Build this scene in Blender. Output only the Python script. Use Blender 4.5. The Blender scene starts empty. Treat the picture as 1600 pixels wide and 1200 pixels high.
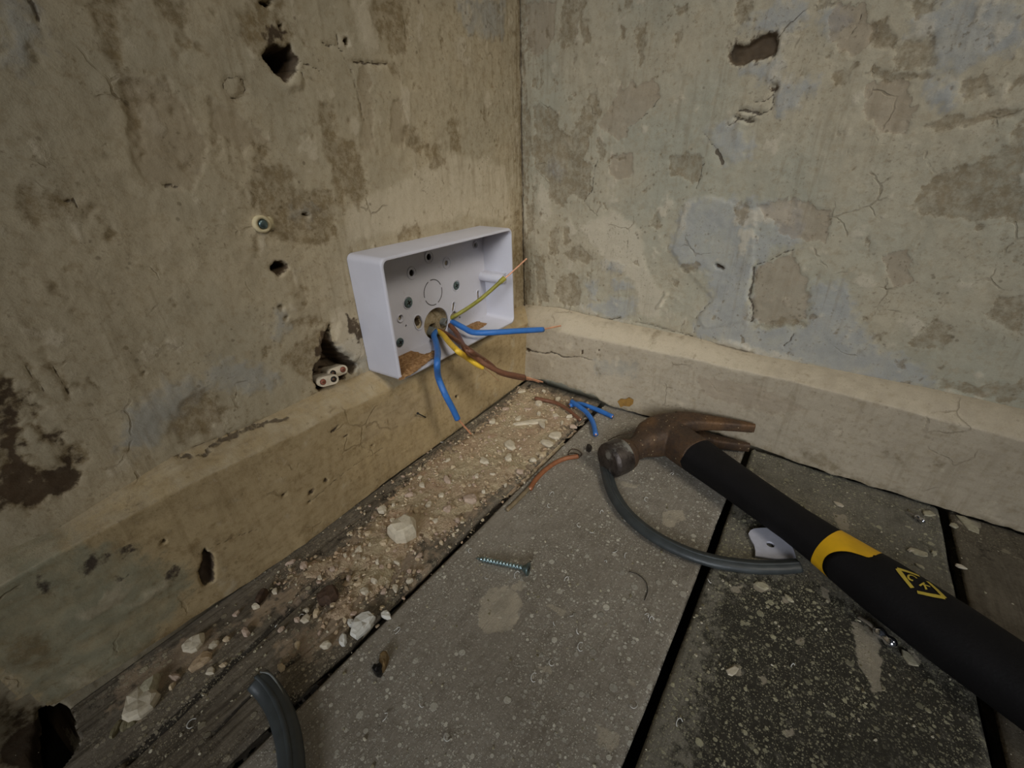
import bpy, bmesh, math, random
import numpy as np
from mathutils import Vector, Matrix

random.seed(7)
PI = math.pi
SC = bpy.context.scene
COL = SC.collection

# ------------------------------------------------------------------ camera
CAM = np.array([-.3931, -.2560, .2215])
YAW, PITCH, ROLL, FPX = .6117, .4741, -.0303, 676.1
_f = np.array([math.cos(YAW)*math.cos(PITCH), math.sin(YAW)*math.cos(PITCH), -math.sin(PITCH)])
_r = np.cross(_f, [0, 0, 1]); _r /= np.linalg.norm(_r)
_u = np.cross(_r, _f)
_c, _s = math.cos(ROLL), math.sin(ROLL)
CR, CU, CF = _r*_c+_u*_s, _u*_c-_r*_s, _f
cd = bpy.data.cameras.new('camera'); cam = bpy.data.objects.new('camera', cd); COL.objects.link(cam)
m = Matrix.Identity(4)
for i in range(3):
    m[i][0], m[i][1], m[i][2], m[i][3] = CR[i], CU[i], -CF[i], CAM[i]
cam.matrix_world = m
cd.sensor_fit = 'HORIZONTAL'; cd.sensor_width = 36; cd.lens = 36*FPX/1600
cd.clip_start = .01; cd.clip_end = 50
SC.camera = cam

# ------------------------------------------------------------------ world, lights, exposure
w = bpy.data.worlds.new('world'); SC.world = w; w.use_nodes = True
w.node_tree.nodes['Background'].inputs[0].default_value = (.80, .86, .92, 1)
w.node_tree.nodes['Background'].inputs[1].default_value = .030
SC.view_settings.view_transform = 'Standard'
try: SC.view_settings.look = 'None'
except Exception: pass
SC.view_settings.gamma = 1
SC.view_settings.use_curve_mapping = False
SC.view_settings.exposure = .12
SC.cycles.max_bounces = 6; SC.cycles.diffuse_bounces = 3; SC.cycles.glossy_bounces = 2; SC.cycles.transmission_bounces = 1

def aim(o, p, t):
    o.location = p
    o.rotation_euler = (Vector(t)-Vector(p)).to_track_quat('-Z', 'Y').to_euler()

def area(name, p, t, size, power, col):
    l = bpy.data.lights.new(name, 'AREA'); l.shape = 'DISK'; l.size = size; l.energy = power; l.color = col
    o = bpy.data.objects.new(name, l); COL.objects.link(o); aim(o, p, t); return o

def spot(name, p, t, ang, power, col, rad):
    l = bpy.data.lights.new(name, 'SPOT'); l.spot_size = ang; l.spot_blend = 1; l.energy = power; l.color = col
    l.shadow_soft_size = rad
    o = bpy.data.objects.new(name, l); COL.objects.link(o); aim(o, p, t); return o

spot('vignette_key_spot', (-.30, -.88, .84), (-.080, -.085, .105), math.radians(31), 25, (1, .94, .83), .19)  # added warm key spot; its narrow soft cone imitates lens vignetting
wn = area('window_light', (-1.5, -.62, .62), (-.09, -.14, .10), .75, .72, (.87, .92, 1)); wn.data.spread = math.radians(30)

# ------------------------------------------------------------------ pixel to surface
WA = .0603                                    # the right wall stands a little out of square
def ray(x, y): return CF+(x-800)/FPX*CR-(y-600)/FPX*CU
def up(x, y, n, d):
    D = ray(x, y); n = np.array(n, float); return CAM+D*(d-n@CAM)/(n@D)
def onz(x, y, z=0.): return up(x, y, (0, 0, 1), z)
def ony(x, y, v=0.): return up(x, y, (0, 1, 0), v)
def onx(x, y, v=0.): return up(x, y, (1, -WA, 0), v)
def fl(x, y, z=0.): p = onz(x, y, z); return (p[0], p[1])
def wl(x, y): p = ony(x, y); return (p[0], p[2])
def wr(x, y): p = onx(x, y); return (p[1], p[2])
TL, TR = .0190, .0225                          # skirting thickness
def sl(x, y): p = ony(x, y, -TL); return (p[0], p[2])
def sr(x, y): p = onx(x, y, -TR); return (p[1], p[2])

# ------------------------------------------------------------------ numpy noise
_rs = np.random.RandomState(3)
_perm = _rs.permutation(256); _perm = np.concatenate([_perm, _perm, _perm])
_ga = _rs.rand(256)*2*PI; _gx, _gy = np.cos(_ga), np.sin(_ga)
def perlin(x, y, seed=0):
    xi = np.floor(x).astype(np.int64); yi = np.floor(y).astype(np.int64)
    xf, yf = x-xi, y-yi
    xi = (xi+seed*37) & 255; yi = (yi+seed*91) & 255
    u = xf*xf*xf*(xf*(xf*6-15)+10); v = yf*yf*yf*(yf*(yf*6-15)+10)
    def g(a, b, dx, dy):
        h = _perm[_perm[a & 255]+(b & 255)]
        return _gx[h]*dx+_gy[h]*dy
    n00 = g(xi, yi, xf, yf); n10 = g(xi+1, yi, xf-1, yf)
    n01 = g(xi, yi+1, xf, yf-1); n11 = g(xi+1, yi+1, xf-1, yf-1)
    return (n00*(1-u)+n10*u)*(1-v)+(n01*(1-u)+n11*u)*v
def fbm(x, y, scale, octv=4, seed=0, rough=.5):
    t = 0; a = 1; s = 1/scale
    for i in range(octv):
        t = t+a*perlin(x*s, y*s, seed+i*7); a *= rough; s *= 2.03
    return t

def sst(x, a, b):
    t = np.clip((x-a)/(b-a), 0, 1); return t*t*(3-2*t)

def poly_sd(U, V, poly, margin):
    """signed distance (inside negative), only near the polygon"""
    P = np.array(poly, float)
    out = np.full(U.shape, 1e3)
    k = (U > P[:, 0].min()-margin) & (U < P[:, 0].max()+margin) & (V > P[:, 1].min()-margin) & (V < P[:, 1].max()+margin)
    if not k.any(): return out
    x, y = U[k], V[k]
    d = np.full(x.shape, 1e9); ins = np.zeros(x.shape, bool)
    n = len(P)
    for i in range(n):
        a, b = P[i], P[(i+1) % n]; e = b-a; L = e@e+1e-18
        t = np.clip(((x-a[0])*e[0]+(y-a[1])*e[1])/L, 0, 1)
        dd = (x-a[0]-t*e[0])**2+(y-a[1]-t*e[1])**2
        d = np.minimum(d, dd)
        c = (a[1] > y) != (b[1] > y)
        if e[1] != 0: ins ^= c & (x < e[0]*(y-a[1])/e[1]+a[0])
    d = np.sqrt(d); d[ins] *= -1
    out[k] = d
    return out

def line_d(U, V, pts, margin):
    P = np.array(pts, float); out = np.full(U.shape, 1e3)
    k = (U > P[:, 0].min()-margin) & (U < P[:, 0].max()+margin) & (V > P[:, 1].min()-margin) & (V < P[:, 1].max()+margin)
    if not k.any(): return out
    x, y = U[k], V[k]; d = np.full(x.shape, 1e9)
    for i in range(len(P)-1):
        a, b = P[i], P[i+1]; e = b-a; L = e@e+1e-18
        t = np.clip(((x-a[0])*e[0]+(y-a[1])*e[1])/L, 0, 1)
        d = np.minimum(d, (x-a[0]-t*e[0])**2+(y-a[1]-t*e[1])**2)
    out[k] = np.sqrt(d); return out

def lay(U, V, polys, conv, warp=.0016, W=.004, seed=0, scale=.006):
    """coverage value 0..1, .5 at the ragged outline"""
    wu = U+fbm(U, V, scale, 3, seed+1)*warp*2; wv = V+fbm(U, V, scale, 3, seed+5)*warp*2
    sd = np.full(U.shape, 1e3)
    for p in polys:
        sd = np.minimum(sd, poly_sd(wu, wv, [conv(*q) for q in p], W*2.5))
    return np.clip(.5-sd/(2*W), 0, 1)

def axis(lo, dlo, dhi, hi, step, far=.02):
    a = list(np.arange(dlo, dhi+step*.5, step))
    x = dlo; s = step; pre = []
    while x > lo:
        s = min(s*1.35, far); x -= s; pre.append(max(x, lo))
    x = a[-1]; s = step; post = []
    while x < hi:
        s = min(s*1.35, far); x += s; post.append(min(x, hi))
    return np.array(pre[::-1]+a+post)

# ------------------------------------------------------------------ mesh helpers
def tag(o, label=None, cat=None, group=None, kind=None):
    if label: o['label'] = label
    if cat: o['category'] = cat
    if group: o['group'] = group
    if kind: o['kind'] = kind
    return o

def link(name, me, mat=None, parent=None):
    o = bpy.data.objects.new(name, me); COL.objects.link(o)
    if mat is not None: me.materials.append(mat)
    if parent is not None: o.parent = parent
    return o

def empty(name, loc=(0, 0, 0)):
    o = bpy.data.objects.new(name, None); o.location = loc; o.empty_display_size = .01
    COL.objects.link(o); return o

def grid_obj(name, X, Y, Z, mat, attrs=None, parent=None, keep=None, flip=False):
    n, k = X.shape
    me = bpy.data.meshes.new(name)
    co = np.stack([X, Y, Z], -1).reshape(-1, 3).astype(np.float32)
    idx = np.arange(n*k).reshape(n, k)
    q = np.stack([idx[:-1, :-1], idx[1:, :-1], idx[1:, 1:], idx[:-1, 1:]], -1).reshape(-1, 4)
    if flip: q = q[:, ::-1]
    if keep is not None: q = q[keep[:-1, :-1].reshape(-1)]
    me.vertices.add(len(co)); me.vertices.foreach_set('co', co.ravel())
    me.loops.add(q.size); me.loops.foreach_set('vertex_index', q.ravel().astype(np.int32))
    me.polygons.add(len(q)); me.polygons.foreach_set('loop_start', np.arange(0, q.size, 4, dtype=np.int32))
    try: me.polygons.foreach_set('loop_total', np.full(len(q), 4, np.int32))
    except Exception: pass
    me.update(calc_edges=True)
    me.polygons.foreach_set('use_smooth', np.ones(len(q), bool))
    for a, v in (attrs or {}).items():
        at = me.attributes.new(a, 'FLOAT', 'POINT'); at.data.foreach_set('value', v.reshape(-1).astype(np.float32))
    return link(name, me, mat, parent)

def bm_obj(name, bm, mat=None, parent=None, smooth=True):
    bmesh.ops.recalc_face_normals(bm, faces=bm.faces)
    me = bpy.data.meshes.new(name); bm.to_mesh(me); bm.free()
    if smooth: me.polygons.foreach_set('use_smooth', np.ones(len(me.polygons), bool))
    me.update()
    return link(name, me, mat, parent)

def weighted(o, ang=35):
    me = o.data
    try: me.set_sharp_from_angle(angle=math.radians(ang))
    except Exception: pass
    return o

def smooth_path(pts, n=8):
    """Catmull-Rom through the points"""
    P = [Vector(p) for p in pts]; P = [P[0]*2-P[1]]+P+[P[-1]*2-P[-2]]; out = []
    for i in range(1, len(P)-2):
        a, b, c, d = P[i-1], P[i], P[i+1], P[i+2]
        for j in range(n):
            t = j/n
            out.append(.5*((2*b)+(c-a)*t+(2*a-5*b+4*c-d)*t*t+(3*b-a-3*c+d)*t**3))
    out.append(P[-2]); return out

def tube(bm, pts, r, seg=10, flat=1., upv=(0, 0, 1), caps=True, smooth=8, rad=None, hollow=0):
    """round or flat tube along a path; flat squashes it along upv"""
    P = smooth_path(pts, smooth) if smooth else [Vector(p) for p in pts]
    n = len(P); rings = []; U = Vector(upv)
    for i, p in enumerate(P):
        t = (P[min(i+1, n-1)]-P[max(i-1, 0)]).normalized()
        s = t.cross(U)
        if s.length < 1e-4: s = t.cross(Vector((1, 0, 0)))
        s.normalize(); u = s.cross(t).normalized()
        rr = r if rad is None else rad(i/(n-1))
        rings.append([bm.verts.new(p+s*(math.cos(2*PI*k/seg)*rr)+u*(math.sin(2*PI*k/seg)*rr*flat)) for k in range(seg)])
    for a, b in zip(rings[:-1], rings[1:]):
        for k in range(seg): bm.faces.new((a[k], a[(k+1) % seg], b[(k+1) % seg], b[k]))
    if hollow:
        for R, q in ((rings[0], P[0]), (rings[-1], P[-1])):
            d = ((P[4]-P[0]) if R is rings[0] else (P[-5]-P[-1])).normalized()*hollow
            inn = [bm.verts.new(q+(v.co-q)*.72) for v in R]; deep = [bm.verts.new(v.co+d) for v in inn]
            for k in range(seg):
                j = (k+1) % seg
                bm.faces.new((R[k], R[j], inn[j], inn[k])); bm.faces.new((inn[k], inn[j], deep[j], deep[k]))
            bm.faces.new(deep)
    elif caps:
        bm.faces.new(rings[0][::-1]); bm.faces.new(rings[-1])
    return rings

def tube_obj(name, pts, r, mat, parent=None, **k):
    bm = bmesh.new(); tube(bm, pts, r, **k); return bm_obj(name, bm, mat, parent)

# ------------------------------------------------------------------ node helpers
class NT:
    def __init__(s, name):
        s.m = bpy.data.materials.new(name); s.m.use_nodes = True; s.t = s.m.node_tree
        s.b = s.t.nodes['Principled BSDF']; s.tc = None
    def n(s, typ, **k):
        x = s.t.nodes.new(typ)
        for a, v in k.items(): setattr(x, a, v)
        return x
    def put(s, inp, v):
        if isinstance(v, bpy.types.NodeSocket): s.t.links.new(v, inp)
        elif v is not None:
            if isinstance(v, (tuple, list)) and len(v) == 3 and inp.type == 'RGBA': v = (*v, 1)
            inp.default_value = v
    def co(s):
        if s.tc is None: s.tc = s.n('ShaderNodeTexCoord')
        return s.tc.outputs['Object']
    def scaled(s, sc):
        x = s.n('ShaderNodeMapping'); s.put(x.inputs['Vector'], s.co()); x.inputs['Scale'].default_value = sc; return x.outputs[0]
    def noise(s, scale, detail=4, rough=.55, vec=None, dist=0):
        x = s.n('ShaderNodeTexNoise'); s.put(x.inputs['Vector'], vec or s.co())
        x.inputs['Scale'].default_value = scale; x.inputs['Detail'].default_value = detail
        x.inputs['Roughness'].default_value = rough; x.inputs['Distortion'].default_value = dist
        return x.outputs[0]
    def vor(s, scale, feat='F1', vec=None, rand=1):
        x = s.n('ShaderNodeTexVoronoi'); s.put(x.inputs['Vector'], vec or s.co()); x.feature = feat
        x.inputs['Scale'].default_value = scale; x.inputs['Randomness'].default_value = rand
        return x
    def math(s, op, a, b=None, c=None):
        x = s.n('ShaderNodeMath', operation=op); s.put(x.inputs[0], a); s.put(x.inputs[1], b)
        if c is not None: s.put(x.inputs[2], c)
        return x.outputs[0]
    def rng(s, v, a, b, c=0., d=1., smooth=True):
        x = s.n('ShaderNodeMapRange'); x.interpolation_type = 'SMOOTHSTEP' if smooth else 'LINEAR'
        s.put(x.inputs[0], v); s.put(x.inputs[1], a); s.put(x.inputs[2], b); s.put(x.inputs[3], c); s.put(x.inputs[4], d)
        return x.outputs[0]
    def mix(s, f, a, b, mode='MIX'):
        x = s.n('ShaderNodeMix', data_type='RGBA', blend_type=mode); s.put(x.inputs[0], f); s.put(x.inputs[6], a); s.put(x.inputs[7], b)
        return x.outputs[2]
    def attr(s, name):
        return s.n('ShaderNodeAttribute', attribute_name=name).outputs['Fac']
    def bump(s, h, dist=.001, strength=1.):
        x = s.n('ShaderNodeBump'); s.put(x.inputs['Height'], h); x.inputs['Distance'].default_value = dist
        x.inputs['Strength'].default_value = strength
        s.t.links.new(x.outputs[0], s.b.inputs['Normal'])
    def out(s, col, rough=.9, metal=0., spec=.3):
        s.put(s.b.inputs['Base Color'], col); s.put(s.b.inputs['Roughness'], rough)
        s.put(s.b.inputs['Metallic'], metal); s.put(s.b.inputs['Specular IOR Level'], spec)
        return s.m

def srgb(r, g, b):
    f = lambda c: ((c/255+.055)/1.055)**2.4 if c > 10 else c/255/12.92
    return (f(r), f(g), f(b))

def simple(name, col, rough=.6, metal=0., var=.12, nscale=300, bump=.0, spec=.4, bscale=None):
    s = NT(name); nz = s.noise(nscale, 4)
    c = s.mix(s.rng(nz, .3, .7), tuple(x*(1-var) for x in col), tuple(min(1, x*(1+var)) for x in col))
    if bump: s.bump(s.noise(bscale or nscale, 4), bump)
    return s.out(c, rough, metal, spec)

# ------------------------------------------------------------------ plaster material
def plaster(name, c1, c2, colA, colP, colB, colL, colD, grime=(.085, .062, .040), amt=1., soft=.22, cut=.75):
    s = NT(name)
    n1 = s.noise(9, 5, .6); n2 = s.noise(60, 5, .65); n3 = s.noise(420, 4, .7); n4 = s.noise(1300, 2, .6); n5 = s.noise(190, 6, .75)
    base = s.mix(s.rng(n1, .35, .65), c1, c2)
    base = s.mix(s.rng(n2, .40, .72, 0, .30), base, tuple(x*.66 for x in c1))
    base = s.mix(s.rng(n5, .48, .70, 0, .42), base, tuple(x*f for x, f in zip(colA, (1.1, 1.08, 1.0))))
    edge = s.math('ADD', s.math('MULTIPLY', s.math('SUBTRACT', n3, .5), .42), s.math('MULTIPLY', s.math('SUBTRACT', n2, .5), .30))
    edge = s.math('ADD', edge, s.math('MULTIPLY', s.math('SUBTRACT', n5, .5), .75))
    def mask(a, soft_=.05, k=1.):
        return s.rng(s.math('MULTIPLY_ADD', edge, k, s.attr(a)), .5-soft_, .5+soft_)
    mt = s.rng(n2, .3, .7); mott = s.rng(n5, .36, .60)
    dk = lambda c, f: tuple(x*f for x in c)
    mB = mask('B', .25); mL = mask('L', .25); mP = mask('P', soft*.6); mA = mask('A', soft); mD = mask('D', .16); mK = mask('K', .14, .35)
    c = s.mix(s.math('MULTIPLY', mB, s.rng(n2, .25, .6, .35, .85)), base, s.mix(mt, colB, dk(colB, .84)))
    c = s.mix(s.math('MULTIPLY', mL, .62), c, colL)
    c = s.mix(s.math('MULTIPLY', mP, .45), c, s.mix(mt, colP, dk(colP, .88)))
    c = s.mix(s.math('MULTIPLY', mA, s.math('MULTIPLY_ADD', mott, .46, .22)), c, s.mix(mt, colA, dk(colA, .68)))
    # speckled grime
    sp = s.math('MULTIPLY', s.rng(n3, .56, .68), s.rng(s.noise(28, 3), .40, .62))
    c = s.mix(s.math('MULTIPLY', sp, .55*amt), c, dk(colA, .60))
    v = s.vor(150); sp2 = s.math('MULTIPLY', s.rng(s.math('ADD', v.outputs['Distance'], s.math('MULTIPLY', s.math('SUBTRACT', n3, .5), .25)), .10, .18, 1, 0), s.rng(s.noise(45, 2), .50, .6))
    c = s.mix(s.math('MULTIPLY', sp2, .5*amt), c, dk(colA, .45))
    c = s.mix(s.rng(n4, .3, .7, 0, .12), c, dk(c1, .45))
    strk = s.noise(1, 4, .6, s.scaled((230, 230, 16)), .3)
    c = s.mix(s.math('MULTIPLY', s.rng(strk, .50, .66), s.rng(s.noise(16, 3), .42, .62, 0, .26)), c, dk(colA, .8))
    wv = s.n('ShaderNodeVectorMath', operation='ADD'); nn = s.n('ShaderNodeTexNoise'); s.put(nn.inputs['Vector'], s.co()); nn.inputs['Scale'].default_value = 60; nn.inputs['Detail'].default_value = 4
    sc_ = s.n('ShaderNodeVectorMath', operation='SCALE'); s.put(sc_.inputs[0], nn.outputs['Color']); sc_.inputs['Scale'].default_value = .014
    s.put(wv.inputs[0], s.co()); s.put(wv.inputs[1], sc_.outputs[0])
    ce = s.vor(38, 'DISTANCE_TO_EDGE', wv.outputs[0]).outputs['Distance']
    ck = s.math('MULTIPLY', s.rng(ce, .010, .030, 1, 0), s.rng(s.noise(24, 4, .6), .57, .64))
    c = s.mix(s.math('MULTIPLY', ck, .34), c, dk(colA, .55))
    lf = s.math('MULTIPLY', s.rng(n5, .60, .66), s.rng(s.noise(33, 3), .45, .6))
    c = s.mix(s.math('MULTIPLY', lf, .35), c, colL)
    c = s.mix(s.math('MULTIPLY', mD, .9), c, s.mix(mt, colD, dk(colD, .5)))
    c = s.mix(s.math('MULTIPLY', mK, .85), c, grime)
    h = s.math('ADD', s.math('MULTIPLY', n3, .30), s.math('MULTIPLY', n2, .7))
    h = s.math('ADD', h, s.math('MULTIPLY', n4, .12))
    h = s.math('SUBTRACT', h, s.math('MULTIPLY', mA, .20))
    h = s.math('SUBTRACT', h, s.math('MULTIPLY', mP, .25))
    h = s.math('SUBTRACT', s.math('ADD', h, s.math('MULTIPLY', mL, .2)), s.math('MULTIPLY', ck, .5))
    h = s.math('SUBTRACT', h, s.math('MULTIPLY', mK, .9))
    s.bump(h, .0008, .7)
    return s.out(c, s.rng(n2, .3, .7, .72, .95), 0, .25)

M_wall_l = plaster('old_plaster_warm', srgb(184, 168, 138), srgb(170, 158, 132), srgb(122, 100, 62), srgb(160, 142, 114), srgb(168, 164, 152), srgb(200, 186, 160), srgb(74, 56, 38), soft=.30)
M_wall_r = plaster('old_plaster_grey', srgb(182, 170, 144), srgb(166, 162, 142), srgb(136, 118, 88), srgb(156, 136, 112), srgb(168, 168, 162), srgb(200, 188, 164), srgb(84, 64, 42), soft=.12)
M_skirt_l = plaster('painted_skirting_warm', srgb(182, 160, 120), srgb(168, 148, 112), srgb(126, 102, 64), srgb(176, 156, 124), srgb(148, 146, 122), srgb(190, 176, 148), srgb(64, 50, 42), amt=.6, soft=.4)
M_skirt_r = plaster('painted_skirting_cream', srgb(184, 170, 146), srgb(174, 160, 136), srgb(138, 122, 92), srgb(166, 148, 124), srgb(168, 162, 146), srgb(200, 186, 160), srgb(96, 72, 44), amt=.6, soft=.3)

def rnd_blots(U, V, scale, thr, seed, k=3., W=None):
    b = .5+(fbm(U, V, scale, 4, seed, .6)-thr)*k
    if W is not None: b = b*W
    return np.clip(b, 0, 1)

# ------------------------------------------------------------------ wall_left (plane y = 0)
def pxs(s): return [tuple(float(a) for a in q.split(',')) for q in s.split()]

LW_A = [pxs(a) for a in [ '405,255 450,262 470,300 520,300 528,370 500,385 440,380 410,350', '375,120 386,128 385,145 372,155 366,156 378,146', '26,552 31,551 74,612 68,616', '64,547 69,546 114,617 107,620', '372,20 400,2 440,5 460,60 440,72 408,90 388,76', 
 '150,20 185,15 190,60 188,115 170,100 155,50', '250,0 300,0 292,30 295,80 285,82 278,40 262,25',
 '375,10 400,0 440,0 450,60 430,80 410,92 390,75 376,55', '580,0 635,0 640,20 628,70 610,75 600,60 585,40',
 '400,222 420,225 422,240 408,262 408,300 404,332 392,325 392,300 402,270 398,245',
 '398,360 404,368 406,410 398,400', '500,165 520,170 535,260 538,330 527,320 518,260 508,240',
 '628,200 645,195 665,235 650,240 632,222', '622,375 630,352 642,358 650,345 662,370', '606,100 620,98 626,118 618,120',
 '265,680 275,640 310,600 330,620 360,640 330,670 290,692', '440,560 490,520 507,508 500,560 489,575 486,592 465,585',
 '505,505 516,505 518,540 505,560', '185,120 200,110 222,160 228,230 215,225 200,170', '330,232 345,230 350,245 335,250',
 '466,445 478,450 480,478 470,480', '160,20 120,0 200,0 190,20', '30,300 45,290 110,310 115,340 60,350 40,330',
 '215,195 225,192 224,200 215,202', '276,258 284,252 300,256 296,270', '452,500 500,495 505,505 460,512',
 '120,320 160,315 165,330 130,345', '100,700 130,690 140,720 110,730', '700,190 715,186 722,240 705,236',
 '262,172 270,168 274,178 264,182', '240,150 250,148 252,160 242,160', '805,330 818,330 818,470 806,470 802,400',
 '520,215 560,225 575,300 560,330 540,300 528,250', '660,225 690,228 700,262 676,266', '596,30 640,24 636,84 606,80']]
LW_P = [pxs(a) for a in ['190,130 260,120 330,230 300,300 230,290 200,220', '330,150 360,170 420,215 380,240 330,200',
 '610,165 625,150 640,200 630,230 612,225', '560,100 575,102 585,190 580,240 565,230']]
LW_B = [pxs(a) for a in ['0,0 50,0 60,30 60,80 30,110 0,100', '712,0 790,0 784,60 730,55', '200,640 270,590 330,600 300,640 240,700 190,700',
 '455,318 485,318 500,340 480,350 455,342', '435,480 450,490 448,520 432,535 425,525', '330,560 420,575 440,600 380,615 320,600',
 '525,545 560,520 575,560 578,590 560,590 540,560']]
LW_L = [pxs(a) for a in ['551,0 574,0 587,52 583,82 570,78', '519,505 538,485 552,500 560,520 575,540 574,556 556,560 536,545 524,530',
 '540,330 590,300 680,290 740,330 700,345 600,365 545,380', '600,300 700,240 790,260 800,350 700,330', '395,340 420,336 424,362 398,366',
 '528,58 538,52 552,60 550,76 532,76']]
LW_D = [pxs(a) for a in ['0,588 20,610 30,680 50,730 70,745 118,705 124,740 118,758 62,785 0,797', '36,612 52,640 58,655 48,652 40,632',
 '60,672 95,676 98,688 80,692', '540,492 554,498 560,530 546,520', 
 '0,1065 12,1072 30,1100 62,1098 74,1130 74,1200 0,1200', '0,600 18,620 22,690 0,700',
 '492,556 500,528 516,508 522,540 512,560', '412,60 430,40 440,60 425,75', '552,498 566,505 572,528 560,532']]
LW_HOLES = [  # outline, depth, rim softness
 ('409,86 420,72 455,70 466,94 463,114 449,129 429,114', .024, .0050),
 ('403,0 428,0 420,12 408,8', .010, .002), ('437,38 443,38 443,47 438,46', .004, .001),
 ('537,62 543,60 546,70 539,72', .008, .0015), ('421,419 429,408 442,407 452,416 446,427 435,432', .012, .0028),
 ('472,332 479,331 482,335 476,338', .008, .0015),
 ('489,578 502,559 505,530 516,508 519,533 540,555 560,571 553,587 543,580 540,599 527,605 499,613 491,597', .022, .0035),
 ('437,478 443,479 443,484 436,484', .003, .001), ('443,494 450,495 449,500 442,500', .003, .001), ('222,582 226,581 227,585 223,585', .003, .001),
 ('60,1108 112,1104 132,1170 100,1230 70,1230 66,1150', .045, .004)]
LW_CRACK = [  # line, width, depth
 ('552,95 560,98 572,98 590,101 607,100', .0012, .0015), ('505,68 520,72 528,74 536,80', .0008, .001), ('527,55 528,70', .0008, .001),
 ('546,102 555,130 562,160 570,190', .0005, .0008), ('40,568 70,613', .0004, .0006), ('80,568 110,617', .0004, .0006),
 ('496,616 478,628 450,640 400,662 330,690 300,700', .0008, .0012), ('350,130 356,122 368,119 380,125 384,138 380,152 370,156 358,150 350,140 350,130', .0004, .0008),
 ('255,290 268,290 280,292', .0008, .0008), ('100,312 115,312 120,325', .0008, .0006),
 ('45,0 52,10 58,30', .0012, .0006), ('516,508 520,535 534,552 548,562 562,572', .0014, .002),
 ('452,100 470,98 500,110', .0006, .0008), ('442,105 470,112 476,125', .0008, .0008)]
LW_RIM = ['425,118 447,128 466,112 474,124 470,140 448,146', '519,533 540,553 556,565 575,560 560,525 530,500']

def wall(side):
    L = side == 'left'
    conv = wl if L else wr
    lo = -.452 if L else -.425
    zt = .345
    us = axis(-1.3, lo, -.0002, .006, .00105); vs = axis(-.05, .0, zt, 1.3, .00105)
    U, V = np.meshgrid(us, vs, indexing='ij')
    A, P, B, Lt, D, HO, CRK = (LW_A, LW_P, LW_B, LW_L, LW_D, LW_HOLES, LW_CRACK) if L else (RW_A, RW_P, RW_B, RW_L, RW_D, RW_HOLES, RW_CRACK)
    sd = 11 if L else 51
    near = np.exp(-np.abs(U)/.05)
    stre = perlin(U/.0035, V/.03, sd+60)
    at = {}
    at['A'] = lay(U, V, A, conv, seed=sd)
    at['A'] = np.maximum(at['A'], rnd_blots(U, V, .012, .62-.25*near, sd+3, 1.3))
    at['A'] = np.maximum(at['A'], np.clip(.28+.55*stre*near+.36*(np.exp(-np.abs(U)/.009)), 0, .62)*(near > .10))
    at['P'] = lay(U, V, P, conv, seed=sd+1)
    at['B'] = lay(U, V, B, conv, seed=sd+2, W=.008, warp=.003)
    at['L'] = lay(U, V, Lt, conv, seed=sd+3, W=.006)
    at['L'] = np.maximum(at['L'], rnd_blots(U, V, .022, .50, sd+9, 1.4))
    at['D'] = lay(U, V, D, conv, seed=sd+4, W=.004, warp=.003)
    if L: at['D'] = np.where((V < .085) & (V > -.01) & (U < -.36), at['D']*.56, at['D']); at['A'] = np.maximum(at['A'], at['D']*1.6*(U < -.36))
    d = -fbm(U, V, .09, 3, sd+5)*.0011-fbm(U, V, .014, 4, sd+6, .6)*.00042-fbm(U, V, .0035, 2, sd+8)*.00010
    d = d+sst(at['A'], .35, .65)*.00035+sst(at['P'], .4, .6)*.0004-sst(at['B'], .4, .6)*.0003-sst(at['L'], .4, .6)*.00015
    K = np.zeros_like(U)
    wu = U+fbm(U, V, .004, 2, sd+20)*.0014; wv = V+fbm(U, V, .004, 2, sd+21)*.0014
    for s, dep, soft in HO:
        q = poly_sd(wu, wv, [conv(*p) for p in pxs(s)], .01)
        d = d+dep*sst(-q, -.0006, soft)*(1+.25*fbm(U, V, .004, 3, sd+30))
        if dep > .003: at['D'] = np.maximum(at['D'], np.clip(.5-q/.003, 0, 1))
    for s, wd, dep in CRK:
        q = line_d(wu, wv, [conv(*p) for p in pxs(s)], .006)
        K = np.maximum(K, np.clip(.5+(wd*.40-q)/.0020, 0, 1)*(q < .01))
        d = d+dep*.7*np.exp(-(q/(wd*.9))**2)
    if L:
        for s in LW_RIM:
            q = poly_sd(wu, wv, [conv(*p) for p in pxs(s)], .01); d = d-.0012*sst(-q, -.001, .003)
        cx, cz = -.1403, .0995                         # cable recess behind the back box
        r = np.hypot(wu-cx, wv-cz); d = d+.0045*sst(-(r-.0160), 0, .003)+.009*sst(-(np.hypot(wu-cx-.001, wv-cz+.006)-.006), 0, .003)
        at['A'] = np.maximum(at['A'], np.clip(.5-(r-.018)/.003, 0, 1))
        for hx, hz in ((-.0202, .0202), (0, .0286), (-.0205, -.0195)):     # pockets added behind the box holes, coloured dark as painted shade
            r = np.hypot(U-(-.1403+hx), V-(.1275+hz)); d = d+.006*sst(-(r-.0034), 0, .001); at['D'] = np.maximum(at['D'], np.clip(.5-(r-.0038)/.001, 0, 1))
    else:
        for s, a in RW_RAISE:
            q = poly_sd(wu, wv, [conv(*p) for p in pxs(s)], .01); d = d-a*sst(-q, -.0003, .0012)
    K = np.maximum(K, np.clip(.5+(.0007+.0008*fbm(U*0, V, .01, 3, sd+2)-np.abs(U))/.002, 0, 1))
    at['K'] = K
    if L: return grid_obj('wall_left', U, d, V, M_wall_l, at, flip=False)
    return grid_obj('wall_right', WA*U+d, U, V, M_wall_r, at, flip=True)

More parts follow.
